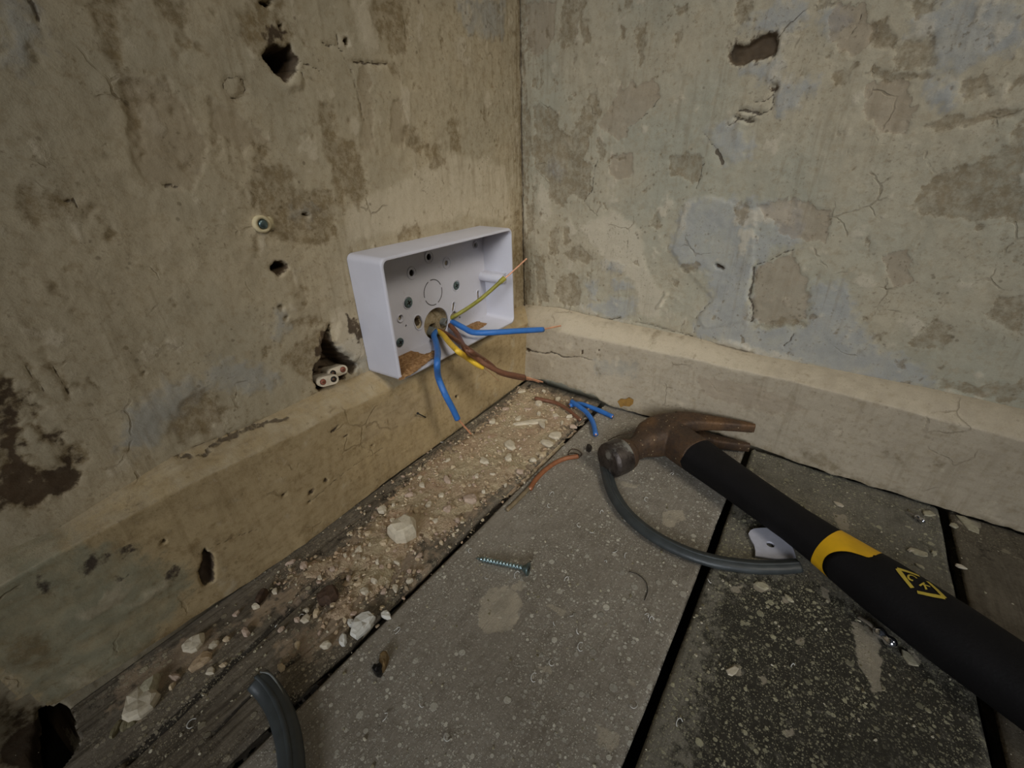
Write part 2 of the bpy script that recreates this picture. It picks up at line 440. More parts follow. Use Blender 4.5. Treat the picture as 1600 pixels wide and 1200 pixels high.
RW_A = [pxs(a) for a in [
 '834,163 848,166 858,168 867,173 874,204 890,212 900,196 911,170 922,147 933,147 939,176 928,198 922,215 919,235 913,249 925,256 925,272 922,300 911,315 894,300 879,326 860,312 857,281 840,264 831,241 837,204',
 '933,210 945,225 944,245 937,250', '1045,245 1092,240 1099,252 1093,280 1085,290 1075,282 1065,275 1048,275', '880,0 915,0 908,25 897,65 875,80 872,60',
 '860,357 871,357 872,395 866,405 859,390', '882,354 890,356 889,380 882,385', '880,395 905,383 930,405 920,412 895,408', '868,440 900,425 908,450 905,480 880,478 868,460',
 '1066,412 1092,410 1095,418 1075,428 1066,422', '1146,320 1165,315 1178,322 1170,340 1160,352 1150,342',
 '1181,511 1200,504 1215,500 1228,492 1262,505 1262,510 1230,509 1200,513', '1465,606 1476,580 1479,595 1530,604 1598,595 1600,627 1545,624 1504,612',
 '1415,535 1440,520 1455,500 1480,505 1490,530 1470,545 1430,540', '1540,490 1565,465 1600,460 1600,520 1570,510 1545,500', '1399,562 1418,563 1415,570 1405,574',
 '1302,110 1340,98 1330,125 1310,140', '1350,115 1395,110 1460,118 1440,124 1380,126', '1362,35 1385,30 1405,55 1395,75 1362,75', '1415,0 1460,0 1458,20 1435,28 1420,18',
 '1395,75 1430,60 1460,60 1460,110 1400,105', '1440,202 1470,186 1510,180 1590,172 1595,178 1510,200 1445,204', '1575,130 1600,108 1600,130 1580,142',
 '1600,178 1575,222 1528,256 1475,268 1440,292 1420,320 1450,335 1500,345 1560,340 1600,350', '995,38 1008,36 1008,90 1000,108 996,70', '1052,50 1068,42 1066,66 1054,70',
 '968,40 975,38 978,62 970,64', '905,30 920,28 922,66 910,70', '820,165 828,170 830,230 824,280 820,240', '822,320 832,322 834,360 824,365', '1020,330 1030,330 1030,356 1018,356',
 '975,0 990,0 988,15 977,16', '1056,8 1072,6 1070,24 1060,22', '1150,0 1180,0 1170,30 1150,40', '1500,130 1540,120 1550,150 1510,160',
 '834,400 850,398 856,470 842,478', '1370,520 1380,520 1378,530 1368,532', '1520,300 1600,290 1600,330 1560,325']]
RW_P = [pxs(a) for a in ['936,196 947,173 958,160 965,140 970,120 974,142 980,138 986,128 996,132 1027,123 1031,153 1021,167 1000,185 984,199 981,201 978,218 967,218 945,207',
 '955,245 985,236 990,255 988,278 958,280 950,262', '1178,422 1200,410 1240,395 1250,420 1262,440 1262,500 1240,505 1200,508 1180,500 1173,503 1177,455',
 '1180,320 1240,310 1300,330 1290,380 1230,370', '1350,130 1410,125 1430,170 1415,210 1370,205 1350,180', '1380,400 1420,390 1425,440 1395,450',
 '1300,10 1350,5 1370,60 1330,90 1295,60', '820,5 870,0 865,60 840,90 822,70']]
RW_B = [pxs(a) for a in ['1425,52 1435,32 1460,15 1465,0 1600,0 1600,72 1512,100 1500,115 1460,110 1462,57', '1160,45 1185,25 1215,0 1260,0 1260,30 1228,50 1222,90 1213,130 1190,125 1160,115 1155,107 1180,98 1200,93 1214,85 1219,62 1216,46 1190,46',
 '1215,130 1282,125 1250,165 1230,178 1212,172', '1063,413 1049,393 1060,348 1070,317 1112,306 1168,314 1250,317 1250,382 1220,385 1182,413 1171,458 1177,500 1182,513 1230,512 1265,505 1268,440 1320,445 1340,500 1360,540 1440,570 1465,605 1400,600 1250,568 1168,552 1085,522 1089,495 1114,467 1106,422',
 '855,250 878,247 882,268 872,282 856,272', '945,408 970,405 974,418 962,425 946,420', '958,440 985,437 989,450 975,455 960,450', '930,475 960,465 993,468 990,485 975,500 945,496 925,487 905,480',
 '918,440 930,440 930,465 920,465', '1280,20 1300,10 1330,30 1300,60', '1450,130 1480,120 1500,140 1480,170 1450,160', '1100,200 1150,190 1180,230 1140,260']]
RW_L = [pxs(a) for a in ['1426,56 1434,34 1460,24 1462,40 1450,58 1434,62', '1068,312 1076,318 1070,362 1062,360', '900,470 906,484 930,494 955,500 985,505 985,499 960,500 935,490 910,478',
 '1107,538 1130,530 1168,540 1250,562 1250,568 1168,552', '905,355 960,330 1000,360 1010,420 1040,470 1030,500 1000,492 990,440 940,400', '935,204 945,215 944,228 935,220',
 '845,280 858,300 860,340 845,350 838,310', '1150,330 1240,322 1240,350 1150,352', '1200,110 1212,95 1222,95 1216,125 1204,124']]
RW_D = [pxs(a) for a in ['1140,97 1139,77 1144,62 1149,74 1168,68 1191,51 1215,51 1216,65 1211,85 1206,92 1197,80 1194,91 1180,94 1154,107 1146,105', '1206,130 1215,130 1213,144 1206,142']]
RW_HOLES = [('1141,96 1141,80 1146,70 1170,70 1191,53 1214,53 1215,65 1210,84 1197,91 1180,94 1154,104', .0045, .0016), ('1115,413 1122,412 1131,418 1129,421 1120,418', .006, .0010),
 ('1206,131 1215,130 1213,143 1207,142', .003, .001)]
RW_CRACK = [('1178,418 1176,440 1170,465 1177,480 1176,495 1173,503', .0018, .002), ('1114,467 1100,482 1089,493 1088,505 1083,522', .0006, .0008),
 ('1155,172 1170,174 1190,178', .0014, .002), ('1147,183 1160,186 1177,190', .0014, .0022), ('1214,132 1207,150 1198,156 1180,160', .0007, .001), ('1138,196 1146,194 1152,186', .0009, .001),
 ('1170,185 1205,172 1210,150', .0006, .001), ('1100,207 1110,222 1118,232', .0007, .0004), ('1120,236 1126,246 1129,254', .0030, .0006), ('1215,60 1212,80 1208,88', .0012, .002),
 ('869,481 890,487 905,491 925,496 950,500 968,497', .0013, .0018), ('993,503 1020,509 1040,515 1083,526', .0008, .0014), ('1108,538 1125,541 1140,545 1160,548 1172,553', .0022, .003),
 ('1172,553 1225,567 1300,582 1400,600 1460,612', .0006, .001), ('933,250 927,275 924,300 912,314', .0008, .0005), ('1224,540 1232,536 1240,522', .0010, .001),
 ('981,201 1000,187 1021,168 1030,153', .0005, .0004), ('1215,60 1240,30 1260,15', .0007, .0005), ('1099,255 1093,280 1088,296', .0006, .0004),
 ('1182,413 1200,408 1225,395 1240,390', .0007, .0008), ('1325,60 1340,40 1348,20', .0006, .0004)]
RW_RAISE = [('1023,482 1034,466 1042,456 1045,460 1038,472 1028,484', .0016), ('1044,457 1055,466 1062,463 1060,469 1048,464', .0010),
 ('1108,536 1140,530 1170,542 1172,551 1140,543', .0018), ('1063,413 1049,393 1070,317 1112,306 1182,330 1178,413 1170,458 1174,500 1100,515 1089,495 1114,467', .0006)]
wall('left').__setitem__('kind', 'structure')
wall('right').__setitem__('kind', 'structure')

# ------------------------------------------------------------------ skirting boards
def skirting(side):
    L = side == 'left'
    conv = sl if L else sr
    lo = -.452 if L else -.425
    us = axis(-1.3, lo, -.004, -.003, .0010)
    T0 = TL if L else TR
    ut, Ht = (([-.42, -.391, -.343, -.303, -.262, -.213, -.1, 0], [.0795, .0785, .0875, .0855, .0862, .0850, .0815, .080]) if L else
              ([-.386, -.344, -.2655, -.228, -.1836, -.0964, -.0475, 0], [.0755, .077, .0765, .0765, .0800, .0812, .0838, .0800]))
    uc, Hc = (([-.42, -.354, -.283, -.2, -.1, 0], [.0765, .0790, .0765, .0735, .070, .068]) if L else
              ([-.385, -.268, -.1758, -.0565, 0], [.0640, .0690, .0690, .0665, .066]))
    # thickness at the foot follows the bowed board
    tu, tt = (([-.43, -.40, -.37, -.302, -.222, -.154, -.026, 0], [.0150, .0197, .0195, .0222, .0185, .0185, .0165, .0165]) if L else
              ([-.409, -.297, -.247, -.152, -.084, -.02, 0], [.0215, .0225, .0175, .0225, .0265, .0255, .0250]))
    sd = 111 if L else 151
    nb, nf = 18, 78
    U = np.repeat(us[:, None], nb+nf, 1)
    ht = np.interp(us, ut, Ht)[:, None]; hc = (np.interp(us, uc, Hc)+fbm(us, us*0, .03, 4, sd+70)*.0011)[:, None]; tf = np.interp(us, tu, tt)[:, None]
    T = np.zeros_like(U); Z = np.zeros_like(U)
    a = np.linspace(0, 1, nb)[None, :]                       # bevel, slightly hollow then rounded
    T[:, :nb] = -.004+(T0+.004)*a; Z[:, :nb] = ht+.0006-(ht-hc)*(a**1.9)
    b = np.linspace(0, 1, nf+1)[None, 1:]
    hb = (.0010 if L else .0026)+(.0006 if L else .0014)*fbm(us, us*0, .012, 4, sd)
    if not L:                                                # broken foot of the right skirting
        hb = hb+.0080*sst(us, -.122, -.095)*sst(-us, .022, .045)*(1+.6*fbm(us, us*0, .01, 3, 5))+.003*sst(us, -.26, -.2)*sst(-us, .17, .2)*(1+.6*fbm(us, us*0, .01, 3, 8))
    else:
        hb = hb+.004*sst(-us, .33, .40)
    hb = hb[:, None]
    Z[:, nb:] = hc+(hb-hc)*b; T[:, nb:] = T0+(tf-T0)*b
    # surface coordinate for noise: runs on over the bevel
    S = np.zeros_like(U); S[:, :nb] = hc+(1-a)*(T0+ht-hc)*1.0; S[:, nb:] = Z[:, nb:]
    V = Z.copy()
    A, P, B, Lt, D, HO, CRK = (LS_A, LS_P, LS_B, LS_L, LS_D, LS_HOLES, LS_CRACK) if L else (RS_A, RS_P, RS_B, RS_L, RS_D, RS_HOLES, RS_CRACK)
    at = {}
    at['A'] = np.maximum(lay(U, V, A, conv, seed=sd), rnd_blots(U, S, .014, .66, sd+3, 1.3))
    gr = perlin(U/.035, S/.0022, sd+40)
    at['A'] = np.maximum(at['A'], np.clip(.30+.30*gr, 0, 1) if L else np.clip(.22+.25*gr, 0, 1))
    at['A'] = np.maximum(at['A'], np.clip(.62-(V-hb)/.012+.30*fbm(U, V, .008, 3, sd+4), 0, .80))      # browner and darker towards the foot
    at['P'] = lay(U, V, P, conv, seed=sd+1)
    at['B'] = lay(U, V, B, conv, seed=sd+2, W=.008, warp=.003)
    at['L'] = np.maximum(lay(U, V, Lt, conv, seed=sd+3, W=.004), rnd_blots(U, S, .02, .55, sd+9, 1.2))
    bev = (np.arange(nb+nf)[None, :] < nb)*np.ones_like(U)
    at['L'] = np.maximum(at['L'], bev*(.50+.3*fbm(U, S, .01, 3, sd+12)))  # bevel lightened in colour: painted top highlight, ragged like flaking paint
    at['D'] = lay(U, V, D, conv, seed=sd+4, warp=.002)
    d = fbm(U, S, .08, 3, sd+5)*.0008+fbm(U, S, .012, 4, sd+6, .6)*.00032+perlin(U/.04, S/.003, sd+41)*.00016
    if L:                                                    # brushy ridges of thick paint at the far end
        d = d+.0010*sst(-U, .33, .37)*perlin(U/.05, (S+U*.10)/.0085, 77)
    K = np.zeros_like(U)
    wu = U+fbm(U, S, .004, 2, sd+20)*.0012; wv = V+fbm(U, S, .004, 2, sd+21)*.0012
    for s, dep, soft in HO:
        q = poly_sd(wu, wv, [conv(*p) for p in pxs(s)], .01)
        d = d-dep*sst(-q, -.0004, soft)
        at['D'] = np.maximum(at['D'], np.clip(.5-q/.002, 0, 1))
    for s, wd, dep in CRK:
        cv = [conv(*p) for p in pxs(s)]
        q = line_d(wu, wv, cv, .006)
        K = np.maximum(K, np.clip(.5+(wd*.55-q)/.0018, 0, 1)*(q < .01))
        d = d-dep*np.exp(-(q/(wd*.9))**2)
    at['K'] = K
    T = T+d*np.linspace(0, 1, nb+nf)[None, :]**.15
    keep = None
    if L:                                                    # broken-off far end
        q = poly_sd(U+fbm(U, V, .006, 3, 9)*.002, V, [sl(*p) for p in pxs('-400,1040 -40,1055 8,1072 30,1102 42,1092 58,1102 72,1112 108,1104 112,1130 120,1300 -400,1300')], .3)
        keep = q > 0
        keep &= U > -.60
    if L: o = grid_obj('baseboard_left', U, -T, Z, M_skirt_l, at, keep=keep, flip=True)
    else: o = grid_obj('baseboard_right', WA*U-T, U, Z, M_skirt_r, at, flip=False)
    return tag(o, kind='structure')

LS_A = [pxs(a) for a in ['255,893 283,888 285,902 262,908', '280,920 290,924 288,940 280,936', '350,830 362,826 364,846 352,848', '0,1000 60,990 100,1030 60,1050 0,1040',
 '300,850 312,850 316,870 304,872']]
LS_P = [pxs(a) for a in ['560,650 640,610 700,620 640,660 570,690']]
LS_B = [pxs(a) for a in ['-40,880 100,850 200,860 290,890 300,915 270,960 200,1040 130,1090 70,1110 20,1060 -40,1050']]
LS_L = [pxs(a) for a in ['105,1060 150,1062 200,1040 208,1046 160,1080 120,1078', '240,915 262,906 264,912 200,950', '120,960 200,925 205,930 130,970']]
LS_D = [pxs(a) for a in ['53,905 65,900 83,918 86,925 58,917', '122,880 145,873 165,868 160,885 140,895', '183,863 200,855 205,862 186,872', '176,905 196,900 190,908 178,910', '262,895 272,886 276,892 266,900']]
LS_HOLES = [('317,857 330,863 337,887 333,907 320,915 310,900 313,880', .010, .002), ('250,852 255,843 262,842 256,850', .004, .0008), ('505,746 512,748 509,753 504,751', .003, .0006),
 ('478,771 488,763 486,770 480,773', .002, .0006), ('437,772 444,769 443,773 438,774', .002, .0005), ('480,766 487,763 486,767 481,769', .002, .0005),
 ('578,698 584,693 584,696 579,699', .003, .0006), ('516,675 522,668 532,663 524,670 518,676', .0012, .0006), ('535,682 543,679 543,682 536,684', .0012, .0005),
 ('712,618 717,618 717,622 713,622', .003, .0006), ('478,783 483,780 482,784 479,785', .002, .0005)]
LS_CRACK = [('219,774 240,760 265,746 294,732 331,723 360,706 400,688 440,670 469,660', .0007, .0014), ('478,786 520,750 560,722 600,700', .0004, .0004), ('300,870 360,840 400,826', .0004, .0004), ('240,760 265,746 294,731', .0008, .0012)]
RS_A = [pxs(a) for a in ['1250,706 1290,712 1330,740 1300,735 1256,722', '1400,710 1412,714 1408,724 1398,718', '1480,660 1500,664 1496,674 1482,668', '1380,700 1388,702 1386,712 1380,708',
 '1010,530 1018,524 1022,540 1014,545', '1034,524 1044,526 1042,532 1034,532']]
RS_P = [pxs(a) for a in ['1090,590 1180,600 1260,640 1200,650 1100,620']]
RS_B = [pxs(a) for a in ['930,560 1000,570 990,590 930,580']]
RS_L = [pxs(a) for a in ['1300,672 1310,674 1318,676 1305,678', '1176,636 1190,634 1190,644 1182,650 1178,640', '880,500 960,520 1050,540 1200,575 1180,590 1040,555 870,520']]
RS_D = []
RS_HOLES = [('820,545 826,543 831,547 826,550', .004, .0008), ('934,546 937,545 937,548 934,549', .002, .0005), ('909,548 912,546 912,552 909,553', .002, .0005)]
RS_CRACK = [('824,547 838,549 852,552 862,550 872,553 882,558 890,558', .0010, .0016), ('890,558 905,556 925,562', .0006, .0008), ('1088,594 1089,602', .0004, .0005)]
skirting('left'); skirting('right')

# ochre patch of bare undercoat on the right skirting foot
def decal_patch(name, poly, surf, off, mat, parent=None, th=.0005):
    bm = bmesh.new(); vs = []
    P = [surf(*p, off) for p in poly]
    c = sum(P)/len(P)
    f = [bm.verts.new(tuple(p)) for p in P]
    bm.faces.new(f)
    r = bmesh.ops.extrude_face_region(bm, geom=list(bm.faces))
    nrm = np.array((-1, 0, 0)) if surf is onx else np.array((0, -1, 0)) if surf is ony else np.array((0, 0, 1))
    for v in [g for g in r['geom'] if isinstance(g, bmesh.types.BMVert)]: v.co += Vector(nrm)*th
    return bm_obj(name, bm, mat, parent, smooth=False)

# ------------------------------------------------------------------ floor
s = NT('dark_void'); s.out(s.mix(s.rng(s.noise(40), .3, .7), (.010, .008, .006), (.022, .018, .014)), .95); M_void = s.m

def board_mat(name, c1, c2, dark, speck, grain=.5, dens=.5):
    s = NT(name)
    g = s.noise(1, 6, .65, s.scaled((14, 190, 60)), .6)
    g2 = s.noise(1, 5, .7, s.scaled((30, 520, 100)), .4)
    n1 = s.noise(14, 5, .6); n2 = s.noise(95, 5, .7); n3 = s.noise(600, 3, .7)
    c = s.mix(s.rng(n1, .33, .67), c1, c2)
    c = s.mix(s.math('MULTIPLY', s.rng(g, .45, .70), grain), c, dark)
    c = s.mix(s.math('MULTIPLY', s.rng(g2, .50, .72), grain*.8), c, dark)
    c = s.mix(s.rng(n2, .45, .75, 0, .55), c, dark)
    c = s.mix(s.rng(n3, .35, .75, 0, .35), c, dark)
    dk = s.attr('dark')
    dmask = s.rng(s.math('ADD', dk, s.math('MULTIPLY', s.math('SUBTRACT', s.noise(170, 6, .8), .5), 1.5)), .36, .66)
    c = s.mix(s.math('MULTIPLY', dmask, .85), c, tuple(x*.40 for x in dark))
    ds = s.attr('dust'); dm = s.rng(s.math('ADD', ds, s.math('MULTIPLY', s.math('SUBTRACT', s.noise(160, 5, .8), .5), .9)), .38, .66)
    c = s.mix(s.math('MULTIPLY', dm, .9), c, s.mix(s.rng(n2, .35, .65), srgb(160, 140, 114), srgb(140, 122, 102)))
    # drips and grit stuck to the boards, three sizes
    h = s.math('MULTIPLY', g, .7)
    for sc, lo_, k, mul in ((1500, .28, .30, .75), (800, .26, .42, .85), (420, .25, .54, .9), (190, .20, .66, .8)):
        v = s.vor(sc); wn = s.n('ShaderNodeSeparateColor'); s.put(wn.inputs[0], v.outputs['Color'])
        r = s.rng(wn.outputs[0], k, 1., 0, 1., False)
        rad = s.math('MULTIPLY', r, lo_*2.0)
        dn = s.math('ADD', v.outputs['Distance'], s.math('MULTIPLY', s.math('SUBTRACT', n3, .5), .25))
        mk = s.math('MULTIPLY', s.rng(s.math('SUBTRACT', dn, rad), -.06, .02, 1, 0), s.math('GREATER_THAN', r, 0.02))
        mk = s.math('MULTIPLY', mk, s.rng(s.noise(22 if sc > 300 else 30, 3), .56-dens*.4, .66-dens*.1))
        tone = s.mix(wn.outputs[1], tuple(x*.42 for x in speck), speck)
        c = s.mix(s.math('MULTIPLY', mk, mul*(.8 if sc == 800 else 1)), c, tone)
        h = s.math('ADD', h, s.math('MULTIPLY', mk, .35))
    pm = s.rng(s.math('ADD', s.attr('paint'), s.math('MULTIPLY', s.math('SUBTRACT', s.noise(240, 5, .8), .5), .5)), .44, .58)
    c = s.mix(s.math('MULTIPLY', pm, .75), c, s.mix(s.rng(n2, .35, .65), srgb(182, 170, 148), srgb(160, 151, 132)))
    h = s.math('ADD', h, s.math('ADD', s.math('MULTIPLY', n2, .5), s.math('MULTIPLY', n3, .3)))
    h = s.math('ADD', h, s.math('MULTIPLY', g2, .5))
    s.bump(h, .0009, .8)
    return s.out(c, s.rng(n2, .3, .7, .62, .9), 0, .3)

M_board = [board_mat('weathered_board', srgb(128, 118, 102), srgb(108, 98, 82), srgb(62, 54, 43), srgb(182, 170, 142), .85, .45),
           board_mat('dusty_grey_board', srgb(152, 144, 130), srgb(136, 128, 114), srgb(98, 88, 74), srgb(214, 208, 190), .22, .85),
           board_mat('dusty_dark_board', srgb(132, 126, 112), srgb(112, 108, 96), srgb(66, 62, 50), srgb(190, 184, 152), .22, .8),
           board_mat('brown_grey_board', srgb(120, 110, 94), srgb(104, 96, 80), srgb(66, 58, 46), srgb(160, 150, 124), .35, .35)]

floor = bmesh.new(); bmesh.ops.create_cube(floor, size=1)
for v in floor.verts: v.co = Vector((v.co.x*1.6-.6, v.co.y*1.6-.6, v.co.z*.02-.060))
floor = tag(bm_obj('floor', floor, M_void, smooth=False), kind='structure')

DUST = pxs('812,606 860,612 902,640 903,655 872,692 842,722 806,756 768,776 745,804 720,824 692,840 660,853 640,872 622,897 600,925 570,945 540,972 510,985 490,970 510,940 545,900 500,905 455,915 445,900 480,880 520,868 555,835 590,800 622,764 656,728 700,700 760,660')
DUST2 = [pxs(a) for a in ['380,960 430,925 480,905 470,935 420,965 370,985', '430,1000 490,985 560,960 540,1000 480,1030 430,1030', '270,1010 330,985 345,1010 320,1045 270,1040', '600,890 640,870 690,860 660,900 610,930',
  '830,600 905,625 925,632 910,655 860,625', '520,1040 600,1000 590,1040 520,1070', '180,1060 260,1020 300,1030 260,1080 190,1110']]
F_DARK = [[], [pxs('470,1200 500,1170 560,1180 540,1200')],
  [pxs('1085,985 1105,900 1180,890 1260,895 1330,930 1400,1000 1480,1030 1560,1100 1600,1260 1020,1260'), pxs('1140,800 1170,770 1260,840 1240,870 1150,830'), pxs('1110,880 1260,890 1330,920 1250,950 1120,930')],
  [pxs('1480,820 1600,860 1600,900 1500,880')]]
F_DARK[0] = [pxs('810,605 840,610 800,640 760,650 700,700 690,730 660,735 780,640'), pxs('640,720 700,700 660,760 560,840 480,900 420,920 560,800'), pxs('905,660 830,745 740,830 700,850 650,870 620,905 590,950 570,985 630,985 700,890 800,785 912,662'),
  pxs('440,905 520,880 540,900 480,935 430,960 380,965'), pxs('120,1110 260,1020 340,960 400,930 330,985 240,1030 200,1100 130,1130'), pxs('400,1090 470,1060 560,1010 500,1100 450,1170 430,1120')]
F_PAINT = [[pxs('555,965 585,972 575,990 550,985')],
  [pxs('750,935 765,920 795,915 815,935 812,965 798,985 760,990 748,975'), pxs('800,918 812,905 822,912 816,925'), pxs('1048,1000 1070,998 1066,1018 1050,1012'), pxs('850,945 865,944 885,956 876,960'), pxs('840,1042 865,1038 862,1052 848,1050'),
   pxs('982,1060 994,1062 990,1074 980,1072'), pxs('930,1132 970,1150 955,1180 940,1170'), pxs('1035,800 1065,795 1070,810 1050,825 1035,820'), pxs('970,752 1000,758 992,764 975,762')],
  [pxs('1330,970 1372,985 1378,1040 1370,1062 1380,1080 1362,1085 1355,1060 1338,1030'), pxs('1178,912 1198,908 1205,920 1190,926 1178,922'), pxs('1283,915 1298,925 1296,942 1282,930'), pxs('1222,930 1236,935 1232,944 1222,938'), pxs('1135,1042 1150,1040 1158,1058 1145,1058'),
   pxs('1142,918 1156,914 1155,926 1145,926'), pxs('1238,995 1256,994 1252,1006 1240,1003'), pxs('1185,1058 1196,1056 1200,1070 1190,1070'), pxs('1408,1020 1430,1018 1434,1036 1420,1038'), pxs('1222,1140 1236,1138 1240,1150 1228,1152'),
   pxs('1300,800 1320,805 1330,830 1310,826'), pxs('1180,740 1210,760 1230,780 1200,770')],
  [pxs('1494,808 1534,818 1530,826 1500,820'), pxs('1400,850 1420,862 1416,868 1402,858')]]
ext = dict(y0=[-.0125, -.1113, -.2484, -.3708, -.5045, -.6345], y1=[-.1080, -.2440, -.3660, -.500, -.630, -.760])
VOID = pxs('62,1200 64,1130 70,1116 96,1098 108,1112 124,1166 88,1206')
def edge_y(x, y, sd):
    # board lines lean a little and wander
    return y+(-.100-x)*(.018)+fbm(x, x*0, .12, 3, sd)*.0012
for i in range(6):
    xs = axis(-1.3, -.452, -.022, .004, .0011 if i < 4 else .006)
    n = 118 if i < 4 else 24
    t = np.linspace(0, 1, n)
    X = np.repeat(xs[:, None], n, 1)
    y0 = edge_y(xs, ext['y0'][i], 200+i*3) if i else np.full(xs.shape, -.0172)
    y1 = edge_y(xs, ext['y1'][i], 201+i*3)
    if i == 1: y0 = edge_y(xs, ext['y0'][i], 201); y0 = y0-.0004
    if i == 1: y1 = y1-.002*0
    Y = y0[:, None]+(y1-y0)[:, None]*t[None, :]
    e = np.minimum(Y*-1+y0[:, None], Y-y1[:, None])
    Z = fbm(X, Y, .12, 3, 210+i)*.0008+fbm(X, Y, .02, 3, 220+i)*.00022
    if i == 0:
        Z = Z+perlin(X/.06, Y/.0035, 230)*.0006+perlin(X/.04, Y/.0016, 231)*.0003
    else: Z = Z+perlin(X/.06, Y/.004, 230+i)*.00016
    Z = Z-.0014*np.exp(-(e/.0012)**2)
    at = {k: np.zeros_like(X) for k in ('dark', 'dust', 'paint')}
    if i < 4 and F_DARK[i]: at['dark'] = lay(X, Y, F_DARK[i], fl, W=.016, warp=.005, seed=300+i)*(.64, .5, .70, .5, .5, .5)[i]
    if i < 4 and F_PAINT[i]: at['paint'] = lay(X, Y, F_PAINT[i], fl, W=.003, warp=.0012, seed=310+i)
    if i == 0:
        at['dust'] = lay(X, Y, [DUST]+DUST2, fl, W=.012, warp=.006, seed=320)
        for s_, wd, dep in (('559,850 500,910 420,985 350,1050 280,1120 200,1190', .0010, .0030), ('700,980 600,1040 480,1140 440,1200', .0006, .0012), ('828,600 815,622 800,640 786,650', .0010, .003), ('330,1150 420,1060 520,985', .0006, .0012),
                             ('470,930 400,1000 260,1130 180,1200', .0006, .0012)):
            q = line_d(X+fbm(X, Y, .02, 2, 5)*.001, Y+fbm(X, Y, .02, 2, 6)*.001, [fl(*p) for p in pxs(s_)], .006)
            Z = Z-dep*np.exp(-(q/wd)**2); at['dark'] = np.maximum(at['dark'], np.clip(1.1-q/(wd*2), 0, 1))
    at['dark'] = np.maximum(at['dark'], np.clip(.55-e/.004, 0, 1))
    if i == 2: at['dust'] = at['dust']*0+np.clip(.16*fbm(X, Y, .03, 3, 9), 0, .25)
    keep = None
    if i == 0:
        keep = poly_sd(X, Y, [fl(108, 1098), fl(124, 1166), fl(88, 1210), (-.47, -.05), (-1.4, -.05), (-1.4, .01)], 2) > 0
    kb = X < WA*Y-TR+.003*np.ones_like(X)+.0012*fbm(Y, X*0, .01, 2, 4)
    keep = kb if keep is None else keep & kb
    o = grid_obj('floorboard', X, Y, Z, M_board[(0, 1, 2, 3, 1, 3)[i]], at, parent=floor, keep=keep, flip=True)
    o['label'] = ['narrow weathered floorboard under the plaster rubble', 'wide dusty grey floorboard in the middle', 'dark speckled floorboard under the hammer', 'brown floorboard at the right edge', 'floorboard beyond the brown one', 'farthest floorboard from the rubble'][i]
    md = o.modifiers.new('thickness', 'SOLIDIFY'); md.thickness = .020; md.offset = -1

# ------------------------------------------------------------------ plaster dust heap and rubble
def rubble_mat():
    s = NT('plaster_rubble'); n = s.noise(30, 4); n2 = s.noise(170, 5, .7); n3 = s.noise(700, 3, .7)
    c = s.mix(s.rng(n, .40, .62), srgb(186, 170, 138), srgb(182, 158, 130))
    c = s.mix(s.rng(s.noise(45, 4), .56, .68, 0, .5), c, srgb(184, 148, 122))
    c = s.mix(s.rng(n2, .45, .75, 0, .55), c, srgb(120, 98, 72))
    c = s.mix(s.rng(n3, .5, .75, 0, .5), c, srgb(206, 186, 152))
    c = s.mix(s.math('MULTIPLY', s.rng(n3, .28, .38, 1, 0), .7), c, srgb(80, 66, 50))
    s.bump(s.math('ADD', n2, n3), .0014, 1.); return s.out(c, .95, 0, .1)
M_rub = rubble_mat()
xs = np.arange(-.36, -.018, .0010); ys = np.arange(-.112, -.012, .0010)
X, Y = np.meshgrid(xs, ys, indexing='ij')
q = poly_sd(X+fbm(X, Y, .012, 4, 401)*.007, Y+fbm(X, Y, .012, 4, 402)*.007, [fl(*p) for p in DUST], .2)
hh = np.clip(-q/.016, 0, 1)
Zd = -.0008+.0021*sst(-q, -.002, .014)+hh*(.0008*fbm(X, Y, .018, 3, 403)+.0007*fbm(X, Y, .005, 3, 404)+.0005*np.abs(fbm(X, Y, .0022, 2, 405)))+.0006*sst(-q, -.001, .003)
Zd = np.where(fbm(X, Y, .007, 4, 406)+hh*1.6 < .30, -.004, Zd)
o = grid_obj('plaster_dust', X, Y, Zd, M_rub, keep=(q < .004), flip=True)
tag(o, 'tan and pink plaster dust heap spread along the left skirting', 'dust', kind='stuff')

def rock_vf(rng, r, flat, ang=True):
    """irregular angular chip: jittered low icosahedron / prism"""
    n = rng.randint(5, 8); a0 = rng.rand()*6.28
    v = []; f = []
    rr = [r*(.62+.5*rng.rand()) for _ in range(n)]
    for j, (zz, sc) in enumerate(((0, 1.), (flat*r, .80))):
        for k in range(n):
            a = a0+2*PI*(k+.35*rng.rand()*(j == 0))/n
            v.append((rr[k]*sc*math.cos(a), rr[k]*sc*math.sin(a), zz*(1+.25*(rng.rand()-.5))))
    f += [tuple(range(n))[::-1], tuple(range(n, 2*n))]
    f += [(k, (k+1) % n, n+(k+1) % n, n+k) for k in range(n)]
    return np.array(v), f

def scatter(name, pts, rad, flat, mat, seed, tilt=.5):
    rng = np.random.RandomState(seed); V = []; Fc = []; off = 0
    for (x, y, z), r in zip(pts, rad):
        v, f = rock_vf(rng, r, flat*(.6+.8*rng.rand())); v = v*[1, .6+.4*rng.rand(), 1]
        e = Matrix.Rotation(rng.rand()*6.28, 3, 'Z') @ Matrix.Rotation((rng.rand()-.5)*tilt, 3, 'X') @ Matrix.Rotation((rng.rand()-.5)*tilt, 3, 'Y')
        v = v@np.array(e).T+[x, y, z]
        V.append(v); Fc += [tuple(i+off for i in g) for g in f]; off += len(v)
    me = bpy.data.meshes.new(name); me.from_pydata(np.concatenate(V).tolist(), [], Fc); me.update()
    return link(name, me, mat)

